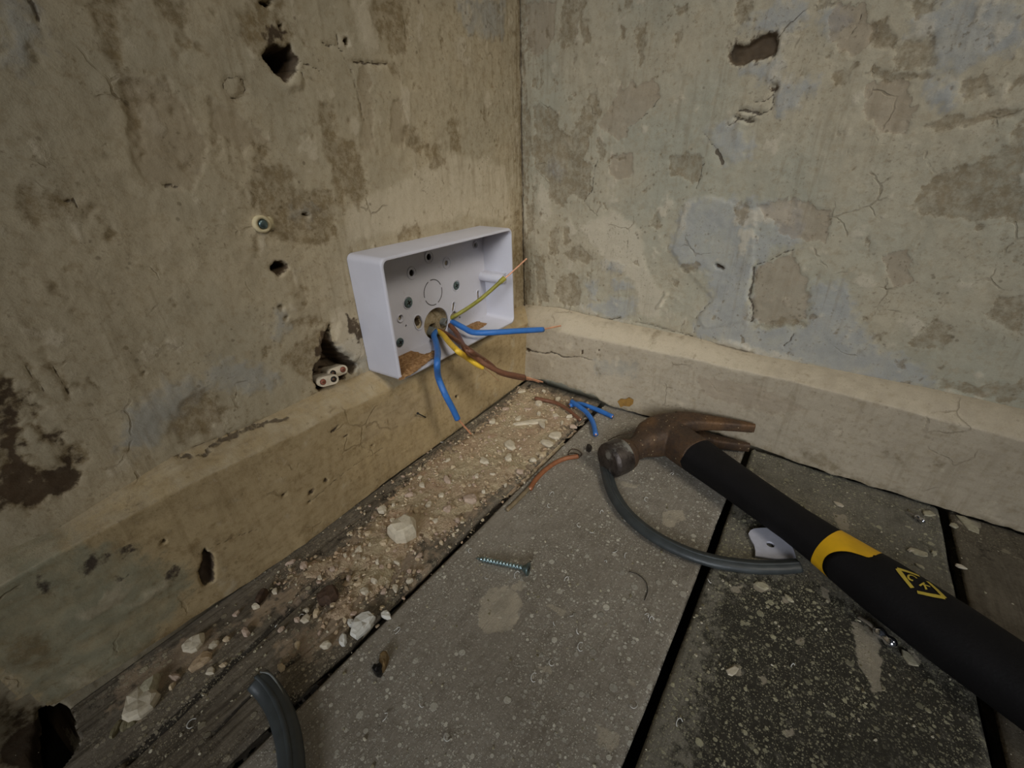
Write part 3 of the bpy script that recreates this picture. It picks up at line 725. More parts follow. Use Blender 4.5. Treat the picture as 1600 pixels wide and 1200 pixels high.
def vary_mat(name, cols, rough=.95):
    s = NT(name); gi = s.n('ShaderNodeNewGeometry')
    r = gi.outputs['Random Per Island']; c = cols[0]
    for k in range(1, len(cols)):
        c = s.mix(s.math('GREATER_THAN', r, k/len(cols)), c, cols[k])
    c = s.mix(s.rng(s.noise(500, 4), .4, .75, 0, .4), c, (.14, .11, .08))
    s.bump(s.noise(800, 3), .0004, .7)
    return s.out(c, rough, 0, .15)
M_crumb = vary_mat('crumb', [srgb(200, 182, 150), srgb(184, 158, 128), srgb(196, 176, 144), srgb(182, 158, 138), srgb(160, 142, 116), srgb(206, 192, 164), srgb(188, 164, 132), srgb(172, 152, 122)])
M_grit = vary_mat('grit', [srgb(150, 142, 116), srgb(176, 168, 142), srgb(124, 116, 90), srgb(196, 188, 164)])
M_cream = simple('cream_paint_flake', srgb(198, 186, 162), .8, var=.1, bump=.0004, bscale=400)
M_white = simple('white_filler', srgb(208, 204, 192), .8, var=.08, bump=.0005, bscale=300)
M_pink = simple('pink_plaster', srgb(182, 160, 140), .9, var=.12, bump=.0006, bscale=300)
M_dkbrown = simple('dark_brown_bark', srgb(70, 52, 38), .85, var=.3, bump=.0008, bscale=250)

rng = np.random.RandomState(12)
dp = np.array([fl(*p) for p in DUST])
def inside(poly, x, y): return poly_sd(np.array([x]), np.array([y]), poly, 1)[0] < 0
pts = []; rad = []
bb = (dp[:, 0].min(), dp[:, 0].max(), dp[:, 1].min(), dp[:, 1].max())
rx = bb[0]+rng.rand(26000)*(bb[1]-bb[0]); ry = bb[2]-.006+rng.rand(26000)*(bb[3]-bb[2]+.008)
sdv = poly_sd(rx, ry, dp, 1)+fbm(rx, ry, .012, 3, 401)*.006
pr = np.where(sdv < 0, .30, np.exp(-sdv/.010)*.16)*(.6+.9*np.clip(fbm(rx, ry, .010, 3, 77)+.4, 0, 1))
k = (rng.rand(26000) < pr) & (ry > -.108-.003) & (ry < -.0165)
for x, y, s_ in zip(rx[k], ry[k], sdv[k]):
    z = .0008+.0016*min(1, max(0, -s_/.012)); r = .0003+.0019*rng.rand()**7
    pts.append((x, y, z-.0004)); rad.append(r)
o = scatter('plaster_crumbs', pts, rad, .5, M_crumb, 5, 1.2)
tag(o, 'loose crumbs of cream and pink plaster over the dust heap', 'rubble', kind='stuff')
# grit over the rest of the boards
pts = []; rad = []
for _ in range(15000):
    x = -.45+.43*rng.rand(); y = -.40+.385*rng.rand()
    b = 0 if y > -.11 else 1 if y > -.247 else 2 if y > -.369 else 3
    dn = .55+.9*float(perlin(np.array([x/.04]), np.array([y/.04]), 9)[0])
    if rng.rand() > dn*(1.0, .45, .9, .3)[b]: continue
    yl = [edge_y(x, e_, 201+3*j) for j, e_ in enumerate((ext['y1'][0], ext['y1'][1], ext['y1'][2]))]
    if min(abs(y-(v_-.0022)) for v_ in yl) < .0034: continue
    if y > -.02 or x > -.03+y*WA+.004 - .0: continue
    if inside([fl(*p) for p in VOID], x, y): continue
    pts.append((x, y, -.0002)); rad.append(.00022+.0009*rng.rand()**4)
o = scatter('floor_grit', pts, rad, .6, M_grit, 6, .8)
tag(o, 'pale grit and paint specks strewn over the floorboards', 'grit', kind='stuff')

# curled white fibres
bm = bmesh.new()
for (px, py) in [(828,878),(808,898),(945,878),(980,868),(885,905),(893,960),(868,972),(1010,962),(1018,968),(862,1035),(835,1058),(842,760),(862,772),(858,790),(590,875),(760,902),(905,820),(925,830),(940,800),(1240,1042),(1110,905),(1062,1130),(908,1010),(990,1100),(735,860),(905,985),(600,1120),(660,1100),(430,978),(470,965),(300,1130),(570,920),(620,985),(1050,740),(1010,780),(960,860),(700,1150),(880,700),(690,690),(850,665)]:
    c = onz(px, py, .0008); a = rng.rand()*6.28; r = .0011+.0012*rng.rand(); sp = 2+2.6*rng.rand()
    tube(bm, [(c[0]+r*math.cos(a+sp*t), c[1]+r*math.sin(a+sp*t)*.7, .0008+.0007*math.sin(t*5)) for t in np.linspace(0, 1, 6)], .00022, seg=5, smooth=2)
M_fib = simple('white_fibre', srgb(200, 198, 190), .6)
tag(bm_obj('fibre_curls', bm, M_fib), 'tiny curled white fibres scattered on the grey floorboards', 'fibres', kind='stuff')

# ------------------------------------------------------------------ single chips and flakes
def chip(name, px, py, wpx, asp, rot, hgt, mat, label, group=None, cat='plaster chip', seed=0, z=0., n=9):
    p = onz(px, py, z); dist = np.linalg.norm(p-CAM); r = wpx*dist/FPX*.5*1.15
    rg = np.random.RandomState(seed+px*7+py); bm = bmesh.new()
    ph = rg.rand()*6
    rings = []
    for (zz, sc) in ((0, .93), (.45, 1.), (.85, .90), (1., .66)):
        ring = []
        for k in range(n):
            a = 2*PI*k/n
            q = 1+.16*math.sin(2*a+ph)+.11*math.sin(3*a+2*ph)+.05*(np.random.RandomState(seed+px+k).rand()-.5)*2
            x, y = r*q*sc*math.cos(a), r*asp*q*sc*math.sin(a)
            ring.append(bm.verts.new((x, y, hgt*zz*(1+.22*(rg.rand()-.5)))))
        rings.append(ring)
    for a_, b_ in zip(rings[:-1], rings[1:]):
        for k in range(n): bm.faces.new((a_[k], a_[(k+1) % n], b_[(k+1) % n], b_[k]))
    bm.faces.new(rings[0][::-1]); c = bm.verts.new((0, 0, hgt*(1+.1*rg.rand())))
    for k in range(n): bm.faces.new((rings[-1][k], rings[-1][(k+1) % n], c))
    o = bm_obj(name, bm, mat, smooth=False)
    o.location = tuple(p); o.rotation_euler = ((rg.rand()-.5)*.16, (rg.rand()-.5)*.16, rot)
    return tag(o, label, cat, group)

Zr = .0016
chip('plaster_chunk', 633, 836, 40, .78, .6, .0125, M_cream, 'largest cream plaster chunk standing on the rubble near the grey screw', z=Zr-.001, seed=3, n=7)
chip('plaster_chunk', 567, 979, 28, .85, .2, .0050, M_white, 'white lumpy filler chunk on the dark edge of the first floorboard', seed=4)
chip('plaster_chip', 604, 963, 13, .7, 1.9, .0028, M_white, 'small white chip just right of the white lumpy chunk', seed=5)
chip('plaster_chip', 537, 1002, 13, .75, .9, .0028, M_white, 'small white chip below left of the white lumpy chunk', seed=6)
chip('plaster_chip', 549, 975, 10, .8, .9, .0022, M_white, 'tiny white chip touching the left side of the white lumpy chunk', seed=7)
chip('plaster_chip', 305, 1008, 21, .8, .7, .0035, M_cream, 'round cream plaster chip near the foot of the left skirting', seed=8, n=11)
chip('plaster_chip', 315, 1035, 20, .7, .4, .0030, M_crumb, 'tan oval chip below the round cream chip', seed=9, n=10)
chip('plaster_chip', 237, 1077, 19, .9, .5, .0045, M_grit, 'greyish block-shaped chip above the large oval chip at lower left', seed=10, n=6)
chip('plaster_chip', 222, 1102, 32, .85, .7, .0045, M_cream, 'large oval cream chip on the weathered board at lower left', seed=11, n=10)
chip('plaster_chip', 182, 1141, 13, .5, .8, .002, M_grit, 'pale sliver at the start of the row below the large oval chip', seed=12)
chip('plaster_chip', 197, 1133, 12, .6, .8, .002, M_grit, 'pale sliver in the middle of the row below the large oval chip', seed=13)
chip('plaster_chip', 208, 1127, 12, .6, .8, .002, M_grit, 'pale sliver touching the large oval chip at the end of its row', seed=14)
chip('plaster_chip', 618, 920, 14, .45, .9, .0016, M_cream, 'long pointed cream sliver above the second gap between boards', seed=15)
chip('bark_chunk', 515, 937, 24, .8, .3, .0075, M_dkbrown, 'dark brown crumbly lump in the rubble on the first board', cat='debris', seed=16)
chip('bark_chunk', 410, 935, 15, .6, .6, .0045, M_dkbrown, 'reddish brown lump close to the left skirting foot', cat='debris', seed=17)
chip('plaster_chip', 736, 782, 19, .8, 1.3, .0035, M_pink, 'pink plaster chip on the outer edge of the dust heap', z=Zr, seed=18)
chip('plaster_chip', 699, 752, 16, .55, 1.1, .0030, M_pink, 'leaf-shaped orange-pink chip in the middle of the dust heap', z=Zr, seed=19)
chip('plaster_chip', 598, 798, 15, .7, .9, .003, M_cream, 'cream chip up and left of the largest chunk', z=Zr, seed=20)
chip('plaster_chip', 700, 797, 14, .7, .4, .003, M_pink, 'pale pink chip up and right of the largest chunk', z=Zr, seed=21)
chip('plaster_flake', 830, 661, 46, .26, -.75, .0022, M_cream, 'long narrow cream flake lying across the top of the dust heap', z=Zr, seed=22, cat='paint flake')
chip('plaster_flake', 847, 664, 19, .42, .95, .0024, M_cream, 'upright cream flake standing against the long narrow flake', z=Zr+.0012, seed=23, cat='paint flake')
chip('plaster_flake', 868, 682, 19, .8, .1, .0026, M_cream, 'squarish cream flake at the right end of the long narrow flake', z=Zr, seed=24, cat='paint flake')
chip('plaster_flake', 855, 694, 20, .7, 1.2, .0024, M_cream, 'cream flake below the squarish one near the first board gap', z=Zr, seed=25, cat='paint flake')
chip('plaster_flake', 797, 697, 22, .7, 1.1, .0028, M_cream, 'broad cream flake in the middle of the upper dust heap', z=Zr, seed=26, cat='paint flake')
chip('plaster_flake', 795, 717, 14, .8, .3, .0028, M_cream, 'square cream flake just below the broad flake', z=Zr, seed=27, cat='paint flake')
chip('plaster_flake', 757, 722, 18, .5, 1.3, .0025, M_cream, 'tall pale flake left of the square cream flake', z=Zr, seed=28, cat='paint flake')
chip('plaster_flake', 842, 632, 15, .6, .4, .003, M_cream, 'cream flake beside the brown wire offcut in the corner rubble', z=Zr, seed=29, cat='paint flake')
chip('plaster_flake', 871, 626, 12, .6, .2, .003, M_cream, 'cream flake above the middle of the brown wire offcut', z=Zr, seed=30, cat='paint flake')
cl = [(813,702),(780,707),(833,720),(848,712),(770,742),(745,745),(812,738),(790,760),(724,760),(690,775),(670,790),(715,815),(680,815),(650,800),(756,770),(842,648),(825,640),(810,655),(884,640),(890,652),(868,650),(862,642),(878,662),(895,668),(815,612),(850,612),(790,640),(770,660),(740,690),(700,720),(660,760),(640,775),(615,790),(575,835),(560,860),(540,870),(520,890),(500,905),(600,850),(590,880),(620,880),(655,870),(690,850),(640,910),(600,925),(570,925),(545,905),(585,910),(560,912),(480,955),(465,970),(495,960),(478,968),(440,985),(465,1010),(510,1010),(500,990),(355,1000),(335,1010),(385,990),(350,1040),(330,1050),(275,1060),(270,1075),(430,870+55),(455,880),(475,885),(400,950),(370,960),(440,1045)]
LM = {'the largest plaster chunk': (633, 836), 'the long narrow flake': (830, 661), 'the broad cream flake': (797, 697), 'the dark brown lump': (515, 937), 'the white lumpy chunk': (567, 979),
      'the round cream chip': (305, 1008), 'the corner brown wire offcut': (870, 632), 'the pink chip by the gap': (736, 782), 'the leaf-shaped pink chip': (699, 752), 'the reddish brown lump': (410, 935), 'the lifted cable end': (403, 1062)}
_used = {}
def where(a, b, colour, noun='flake'):
    o_ = sorted((math.hypot(a-x, b-y), k) for k, (x, y) in LM.items())
    for q, (dist, k) in enumerate(o_[:6]):
        x, y = LM[k]; an = math.degrees(math.atan2(y-b, a-x)) % 360
        dr = ('right of', 'up and right of', 'above', 'up and left of', 'left of', 'below left of', 'below', 'below right of')[int((an+22.5)//45) % 8]
        for w_ in (('close ', 'next ') if dist < 35 else ('', 'further ')):
            t_ = 'small thin %s %s %s%s %s' % (colour, noun, w_, dr, k)
            if t_ not in _used: _used[t_] = 1; return t_
    return 'small thin %s %s in the rubble strip beside the left skirting' % (colour, noun)
for j, (a, b) in enumerate(cl):
    onr = poly_sd(np.array([fl(a, b)[0]]), np.array([fl(a, b)[1]]), dp, 1)[0] < 0
    mt = (M_cream, M_pink, M_cream, M_crumb, M_cream)[j % 5] if onr else (M_crumb, M_cream, M_pink)[j % 3]
    chip('plaster_flake', a, b, 6+(j*37 % 7), .5+(j*53 % 40)/100, j*1.3, .0016+.0004*(j % 4), mt, where(a, b, {M_cream: 'cream', M_pink: 'pinkish', M_crumb: 'tan'}[mt]), 'small plaster flakes in the rubble', 'paint flake', seed=60+j, z=Zr if onr else 0., n=6)
LM = {'the shiny clip by the grip': (1391, 991), 'the small clip by the skirting': (1437, 811), 'the white plastic piece': (1205, 852), 'the yellow band': (1325, 858), 'the printed mark': (1440, 910), 'the end of the curved cable': (1247, 884)}
for j, (a, b, w_) in enumerate([(1400,975,13),(1232,936,12),(1190,916,20),(1144,1049,18),(1420,1030,20),(1434,864,20),(1424,861,10),(1459,865,8),(1437,886,9),(1500,886,10),(1490,822,12),(1513,820,26),(1310,789,12),(1450,803,16)]):
    onb = b < 900 and a > 1290
    chip('paint_chip', a, b, w_*.8, .6, j*.9, .0012, M_grit if j % 3 else M_cream, where(a, b, 'cream' if j % 3 == 0 else 'grey', 'paint chip'),
         'paint chips beyond the hammer' if onb else 'paint chips in front of the hammer', 'paint flake', seed=200+j, n=7)

# ------------------------------------------------------------------ socket box
def box_mat():
    s = NT('white_plastic'); n = s.noise(900, 2)
    c = s.mix(s.rng(s.noise(30, 4), .35, .7, 0, .5), srgb(198, 196, 202), srgb(186, 183, 188))
    dirt = s.rng(s.noise(160, 5, .75), .60, .74, 0, .28)
    c = s.mix(dirt, c, srgb(150, 134, 112)); s.bump(n, .00012, .5); return s.out(c, .42, 0, .45)
M_plas = box_mat()
M_dark = simple('recess_shade_nail_black', (.02, .017, .014), .9)
M_zinc = simple('zinc_screw', srgb(112, 130, 130), .35, .85, var=.15, nscale=500)
M_steel = simple('bright_zinc', srgb(150, 172, 176), .28, .95, var=.15, nscale=500)
BX, BZ, BD = -.1403, .1275, .0328
box = empty('socket_box', (BX, 0, BZ - .043))
tag(box, 'white plastic double socket back box screwed to the left wall above the skirting', 'socket box')
BRZ = -.0055
def bp(x, y, z):            # box local -> world (slight lean)
    c, s_ = math.cos(BRZ), math.sin(BRZ); return Vector((BX+x*c+z*s_, y, BZ-x*s_+z*c))
def par(o, root=box):
    o.parent = root; o.matrix_parent_inverse = Matrix.Translation(-Vector(root.location)); return o
def rrect(hw, hh, r, n=6):
    out = []
    for cx, cz, a0 in ((hw-r, hh-r, 0), (-hw+r, hh-r, PI/2), (-hw+r, -hh+r, PI), (hw-r, -hh+r, 1.5*PI)):
        for k in range(n+1):
            a = a0+PI/2*k/n; out.append((cx+r*math.cos(a), cz+r*math.sin(a)))
    return out
bm = bmesh.new()
def loop(hw, hh, r, y): return [bm.verts.new(bp(x, y, z)) for x, z in rrect(hw, hh, r)]
R_ = [loop(.0735, .0435, .0045, -.0001), loop(.0731, .0431, .0046, -BD+.0015), loop(.0727, .0427, .0046, -BD+.0004), loop(.0720, .0420, .0044, -BD), loop(.0712, .0412, .0040, -BD), loop(.0708, .0408, .0038, -BD+.0006), loop(.0700, .0400, .0034, -.0018)]
for a, b in zip(R_[:-1], R_[1:]):
    n = len(a)
    for k in range(n): bm.faces.new((a[k], a[(k+1) % n], b[(k+1) % n], b[k]))
rim = par(bm_obj('side_wall', bm, M_plas)); weighted(rim, 50)
# back plate with its holes, cut as a filled outline
def curve_plate(name, outers, y, th, mat, tf=bp):
    cu = bpy.data.curves.new(name, 'CURVE'); cu.dimensions = '2D'; cu.fill_mode = 'BOTH'; cu.extrude = th/2
    for pts in outers:
        sp = cu.splines.new('POLY'); sp.points.add(len(pts)-1); sp.use_cyclic_u = True
        for q, (a, b) in zip(sp.points, pts): q.co = (a, b, 0, 1)
    tmp = bpy.data.objects.new('tmp', cu); COL.objects.link(tmp)
    dg = bpy.context.evaluated_depsgraph_get(); me = bpy.data.meshes.new_from_object(tmp.evaluated_get(dg))
    bpy.data.objects.remove(tmp); me.name = name
    for v in me.vertices: v.co = tf(v.co.x, y+v.co.z, v.co.y)
    bm = bmesh.new(); bm.from_mesh(me); bpy.data.meshes.remove(me)
    bmesh.ops.remove_doubles(bm, verts=bm.verts, dist=1e-6)
    return bm_obj(name, bm, mat, None, smooth=False)
def circ(cx, cz, r, n=20): return [(cx+r*math.cos(2*PI*k/n), cz+r*math.sin(2*PI*k/n)) for k in range(n)]
def slot(cx, cz, L, r, ang, n=8):
    o_ = []; dx, dz = math.cos(ang)*L/2, math.sin(ang)*L/2
    for k in range(n+1):
        a = ang-PI/2+PI*k/n; o_.append((cx+dx+r*math.cos(a), cz+dz+r*math.sin(a)))
    for k in range(n+1):
        a = ang+PI/2+PI*k/n; o_.append((cx-dx+r*math.cos(a), cz-dz+r*math.sin(a)))
    return o_
HS = dict(holes=[(-.0202, .0202, .0026), (0.0, .0286, .0026), (.0196, .0202, .0022), (-.0385, -.0105, .0021), (.0585, .0285, .0020), (-.0335, -.0185, .0010), (.0300, -.0303, .0011)],
          slots=[(-.0205, -.0195, .0040, .0040, 1.9), (.0225, -.0185, .0045, .0018, 1.25), (.0580, -.0170, .0050, .0018, 1.6), (.0215, -.0265, .0030, .0032, .3)])
plate = curve_plate('back_plate', [rrect(.0702, .0402, .0034)]+[circ(*h) for h in HS['holes']]+[slot(*h) for h in HS['slots']]+[[(a*1.09, (b+.0270)*.99-.0270) for a, b in circ(0, -.0270, .0137, 40)]], -.0012, .0016, M_plas)
par(plate)
bm = bmesh.new()                                                    # countersunk rings round the holes
def ring(bm, cx, cz, r0, r1, y0, y1, n=24, tf=bp):
    A = [[bm.verts.new(tf(cx+r*math.cos(2*PI*k/n), y, cz+r*math.sin(2*PI*k/n))) for k in range(n)] for r, y in ((r1, y0), (r1, y1), ((r0+r1)/2, y1-.0002), (r0, y1), (r0, y0))]
    for a, b in zip(A[:-1], A[1:]):
        for k in range(n): bm.faces.new((a[k], a[(k+1) % n], b[(k+1) % n], b[k]))
bm.free()
for a_ in [(h[0], h[1], .0042, .0050, -.0018, -.0024) for h in HS['holes'][:3]]+[(h[0], h[1], .0024, .0034, -.0018, -.0030) for h in HS['holes'][3:5]]+[(cx, -.0010, .0044, .0052, -.0018, -.0024) for cx in (-.0285, .0288)]:
    bm = bmesh.new(); ring(bm, *a_); par(bm_obj('hole_rim', bm, M_plas))
def outline_strip(bm, pts, w_, y0, y1):
    n = len(pts); cx = sum(p[0] for p in pts)/n; cz = sum(p[1] for p in pts)/n
    def off(p, d):
        v = Vector((p[0]-cx, p[1]-cz)); v = v.normalized()*d; return (p[0]+v.x, p[1]+v.y)
    A = [[bm.verts.new(bp(q[0], y, q[1])) for q in (off(p, d) for p in pts)] for d, y in ((w_, y0), (w_, y1), (0, y1), (0, y0))]
    for a, b in zip(A[:-1], A[1:]):
        for k in range(n): bm.faces.new((a[k], a[(k+1) % n], b[(k+1) % n], b[k]))
for sl_ in HS['slots']:
    bm = bmesh.new(); outline_strip(bm, slot(*sl_), .0009, -.0018, -.0026); par(bm_obj('slot_rim', bm, M_plas))
# central knockout: four raised dark arcs painting the shade of a cut groove
M_groove = simple('groove_shadow', srgb(92, 88, 84), .8)
bm = bmesh.new()
for k0 in range(4):
    a0 = k0*PI/2+.12+.3; a1 = (k0+1)*PI/2-.12+.3; n = 12; A = []
    for r, y in ((.0101, -.0021), (.0101, -.00225), (.0108, -.00225), (.0108, -.0021)):
        A.append([bm.verts.new(bp(r*math.cos(a0+(a1-a0)*k/n), y, r*math.sin(a0+(a1-a0)*k/n))) for k in range(n+1)])
    for a, b in zip(A[:-1], A[1:]):
        for k in range(n): bm.faces.new((a[k], a[k+1], b[k+1], b[k]))
par(tag(bm_obj('knockout_ring', bm, M_groove), 'grey painted shade line of the round knockout'))
for sx in (1,):                                                     # screw pillar for the face plate
    bm = bmesh.new(); n = 24; cx = sx*.0648
    prof = [(.0042, -.0018), (.0040, -.0268), (.0036, -.0274), (.0017, -.0274), (.0017, -.0180)]
    A = [[bm.verts.new(bp(cx+r*math.cos(2*PI*k/n), y, -.0005+r*math.sin(2*PI*k/n))) for k in range(n)] for r, y in prof]
    for a, b in zip(A[:-1], A[1:]):
        for k in range(n): bm.faces.new((a[k], a[(k+1) % n], b[(k+1) % n], b[k]))
    bm.faces.new(A[-1])
    o_ = par(bm_obj('screw_pillar', bm, M_plas)); weighted(o_, 40)
    bm = bmesh.new()                                                # web joining pillar to side
    xs_ = [cx, sx*.0705]
    for zz in (-.0040, .0030):
        v_ = [bm.verts.new(bp(x, y, zz+dz)) for dz in (0, .0009) for x in xs_ for y in (-.0018, -.0262)]
        for f_ in ((0, 1, 3, 2), (4, 5, 7, 6), (0, 1, 5, 4), (2, 3, 7, 6), (0, 2, 6, 4), (1, 3, 7, 5)): bm.faces.new([v_[i] for i in f_])
    par(bm_obj('pillar_web', bm, M_plas, smooth=False))
def pozi(name, cx, cz, y, r, mat, root, tf=bp):
    bm = bmesh.new(); n = 24
    A = [[bm.verts.new(tf(cx+q*math.cos(2*PI*k/n), yy, cz+q*math.sin(2*PI*k/n))) for k in range(n)] for q, yy in ((r*.6, y+.0016), (r, y+.0002), (r*.97, y-.0002), (r*.6, y-.0006), (r*.5, y-.0006))]
    for a, b in zip(A[:-1], A[1:]):
        for k in range(n): bm.faces.new((a[k], a[(k+1) % n], b[(k+1) % n], b[k]))
    bm.faces.new(A[-1]); s_ = par(bm_obj(name, bm, mat), root); weighted(s_, 50)
    s_['label'] = 'greenish zinc cross-head screw'
    bm = bmesh.new()
    for a in (.35, .35+PI/2):
        c_, d_ = math.cos(a), math.sin(a); L, w2 = r*.55, r*.13
        v = [bm.verts.new(tf(cx+c_*l-d_*q, yy, cz+d_*l+c_*q)) for yy in (y-.00062, y-.00072) for l, q in ((-L, -w2), (L, -w2), (L, w2), (-L, w2))]
        bm.faces.new(v[:4]); bm.faces.new(v[4:][::-1])
        for k in range(4): bm.faces.new((v[k], v[(k+1) % 4], v[4+(k+1) % 4], v[4+k]))
    x_ = bm_obj('drive_cross_shade', bm, M_dark, None, smooth=False); x_.parent = s_  # near-black cross laid on the head, painting the shade of the drive slot
    return s_
pozi('screw', -.0285, -.0010, -.0030, .0040, M_zinc, box); pozi('screw', .0288, -.0010, -.0024, .0037, M_zinc, box)
pozi('screw', -.0428, -.0290, -.0030, .0036, M_zinc, box)

# dust lying inside the box
def dust_patch(name, poly, z0, h, label, seed):
    P = [fl(a, b, z0) for a, b in poly]; P = [(x, min(y, -.0028)) for x, y in P]
    a = np.array(P); xs = np.arange(a[:, 0].min()-.001, a[:, 0].max()+.001, .0005); ys = np.arange(a[:, 1].min()-.001, a[:, 1].max()+.001, .0005)
    X, Y = np.meshgrid(xs, ys, indexing='ij'); q = poly_sd(X+fbm(X, Y, .004, 3, seed)*.002, Y+fbm(X, Y, .004, 3, seed+1)*.002, P, 1)
    Z = z0-.0003+h*sst(-q, -.0005, .006)*(1+.5*fbm(X, Y, .003, 3, seed+2))
    o = grid_obj(name, X, Y, Z, M_drill, keep=(q < .0005) & (Y < -.0026), flip=True); return tag(o, label, 'dust', kind='stuff')
s = NT('brick_dust'); n = s.noise(420, 5, .75)
s.bump(n, .0008); s.out(s.mix(s.rng(n, .35, .68), srgb(132, 96, 60), srgb(176, 140, 100)), .95, 0, .1); M_drill = s.m
dust_patch('drill_dust', pxs('619,560 621,552 632,546 645,549 664,554 676,548 684,545 680,556 664,568 648,580 626,594 622,580'), .0878, .0022, 'brown brick dust in the left bottom corner of the white box', 501)
dust_patch('drill_dust', pxs('722,509 743,500 760,505 752,512 738,518 726,516'), .0878, .0012, 'small brown dust patch on the right of the white box floor', 511)

# ------------------------------------------------------------------ cables in the box
M_blue = simple('blue_insulation', srgb(52, 108, 178), .42, var=.08, nscale=200)
M_brown = simple('brown_insulation', srgb(112, 74, 54), .45, var=.15, nscale=200)
M_copper = simple('bare_copper', srgb(226, 168, 132), .38, .45, var=.15, nscale=400)
M_sheath = simple('grey_sheath', srgb(56, 60, 60), .45, var=.18, nscale=120, bump=.0003, spec=.5)
M_dsheath = simple('grey_sheath_inner', srgb(110, 112, 108), .6, var=.2)
def earth_mat(name, a, b):
    s = NT(name); n = s.n('ShaderNodeSeparateXYZ'); s.put(n.inputs[0], s.tc.outputs['Object'] if s.tc else s.co())
    c = s.mix(s.rng(s.noise(120, 3), .52, .60), a, b); return s.out(c, .4, 0, .4)
M_earth = earth_mat('yellow_green_sleeve', srgb(226, 184, 56), srgb(216, 172, 52))
M_earth2 = simple('olive_green_sleeve', srgb(140, 134, 52), .4, var=.2, nscale=160)
def P3(x, y, d, zm=.0905):
    p = ony(x, y, -d/1000)
    if -.038 < p[1] < -.004 and -.21 < p[0] < -.07 and p[2] < zm: p = onz(x, y, zm)
    return tuple(p)
cab1 = empty('power_cable', P3(684, 520, -2)); tag(cab1, 'left cable in the box hole with blue, brown and yellow cores, blue hanging down', 'cable')
cab2 = empty('power_cable', P3(710, 503, -2)); tag(cab2, 'right cable in the box hole with level blue core and raised olive earth', 'cable')
def wire(name, root, pts, r, mat, cop=None, cr=.0008, label=None, **k):
    o = par(tube_obj(name, pts, r, mat, seg=14, upv=(.3, .9, .1), **k), root)
    if label: o['label'] = label
    if cop:
        c = tube_obj('copper_core', cop, cr, M_copper, seg=8, upv=(.3, .9, .1)); c.parent = o
    return o
# grey sheath ends poking out of the wall
for cab, (a, b) in ((cab1, (679, 519)), (cab2, (699, 503))):
    e = P3(a, b, 1)
    o = tube_obj('sheath', [Vector(e)+Vector((-.001, .014, .001)), Vector(e)+Vector((-.0005, .007, .0005)), e], .0044, M_dsheath, seg=18, flat=.6, upv=(-.45, 0, .9), hollow=.003)
    par(o, cab)['label'] = 'grey outer sheath end'
wire('core_wire', cab1, [P3(681, 518, -1), P3(678, 524, 4), P3(681, 534, 12), P3(684, 550, 22), P3(683, 568, 31), P3(685, 590, 38), P3(696, 617, 44), P3(707, 638, 47), P3(715, 655, 49)], .0025, M_blue,
     [P3(713, 652, 49), P3(721, 661, 50), P3(729, 670, 50.5), P3(736, 678, 51)], .0008, 'blue insulated core')
wire('core_wire', cab1, [P3(683, 517, -2), P3(692, 523, 10), P3(702, 535, 22, .0945), P3(716, 549, 34, .0945), P3(730, 559, 42), P3(745, 569, 46), P3(755, 574, 49)], .0023, M_earth,
     [P3(753, 573, 49), P3(762, 579, 50), P3(770, 586, 51), P3(779, 595, 52)], .00022, 'yellow insulated core with thin bare strand')
wire('core_wire', cab1, [P3(685, 516, -2), P3(698, 522, 7), P3(718, 535, 20), P3(736, 549, 32), P3(753, 560, 41), P3(768, 571, 49), P3(780, 582, 57), P3(800, 588, 61), P3(819, 592, 63)], .0020, M_brown,
     [P3(816, 591, 63), P3(825, 593, 64), P3(834, 594, 64), P3(842, 597, 64)], .0008, 'brown insulated core, lower of the pair')
wire('core_wire', cab2, [P3(700, 507, -2), P3(705, 510, 5), P3(714, 521, 14), P3(721, 535, 25), P3(729, 548, 36), P3(745, 560, 47), P3(765, 573, 54), P3(785, 582, 60), P3(803, 586, 64), P3(819, 589, 66)], .0022, M_brown,
     [P3(816, 588, 66), P3(828, 591, 67), P3(838, 594, 67.5), P3(848, 597, 68)], .0008, 'brown insulated core, upper of the pair')
wire('core_wire', cab2, [P3(702, 502, -2), P3(711, 505, 7), P3(724, 512, 18), P3(738, 519, 30), P3(756, 520, 40), P3(780, 519, 48), P3(812, 517, 56), P3(848, 515, 63)], .0025, M_blue,
     [P3(845, 515, 62.5), P3(856, 513, 64), P3(866, 511, 65), P3(876, 509, 66)], .0008, 'blue insulated core with bare copper tip')
wire('core_wire', cab2, [P3(699, 500, -2), P3(710, 494, 5), P3(730, 482, 14), P3(750, 468, 24), P3(770, 451, 33), P3(789, 434, 40)], .0017, M_earth2,
     [P3(786, 437, 39), P3(798, 427, 44), P3(811, 415, 49), P3(823, 404, 53)], .0007, 'olive green earth sleeve split at its tip', rad=lambda t: .0017+.0005*(t > .9))

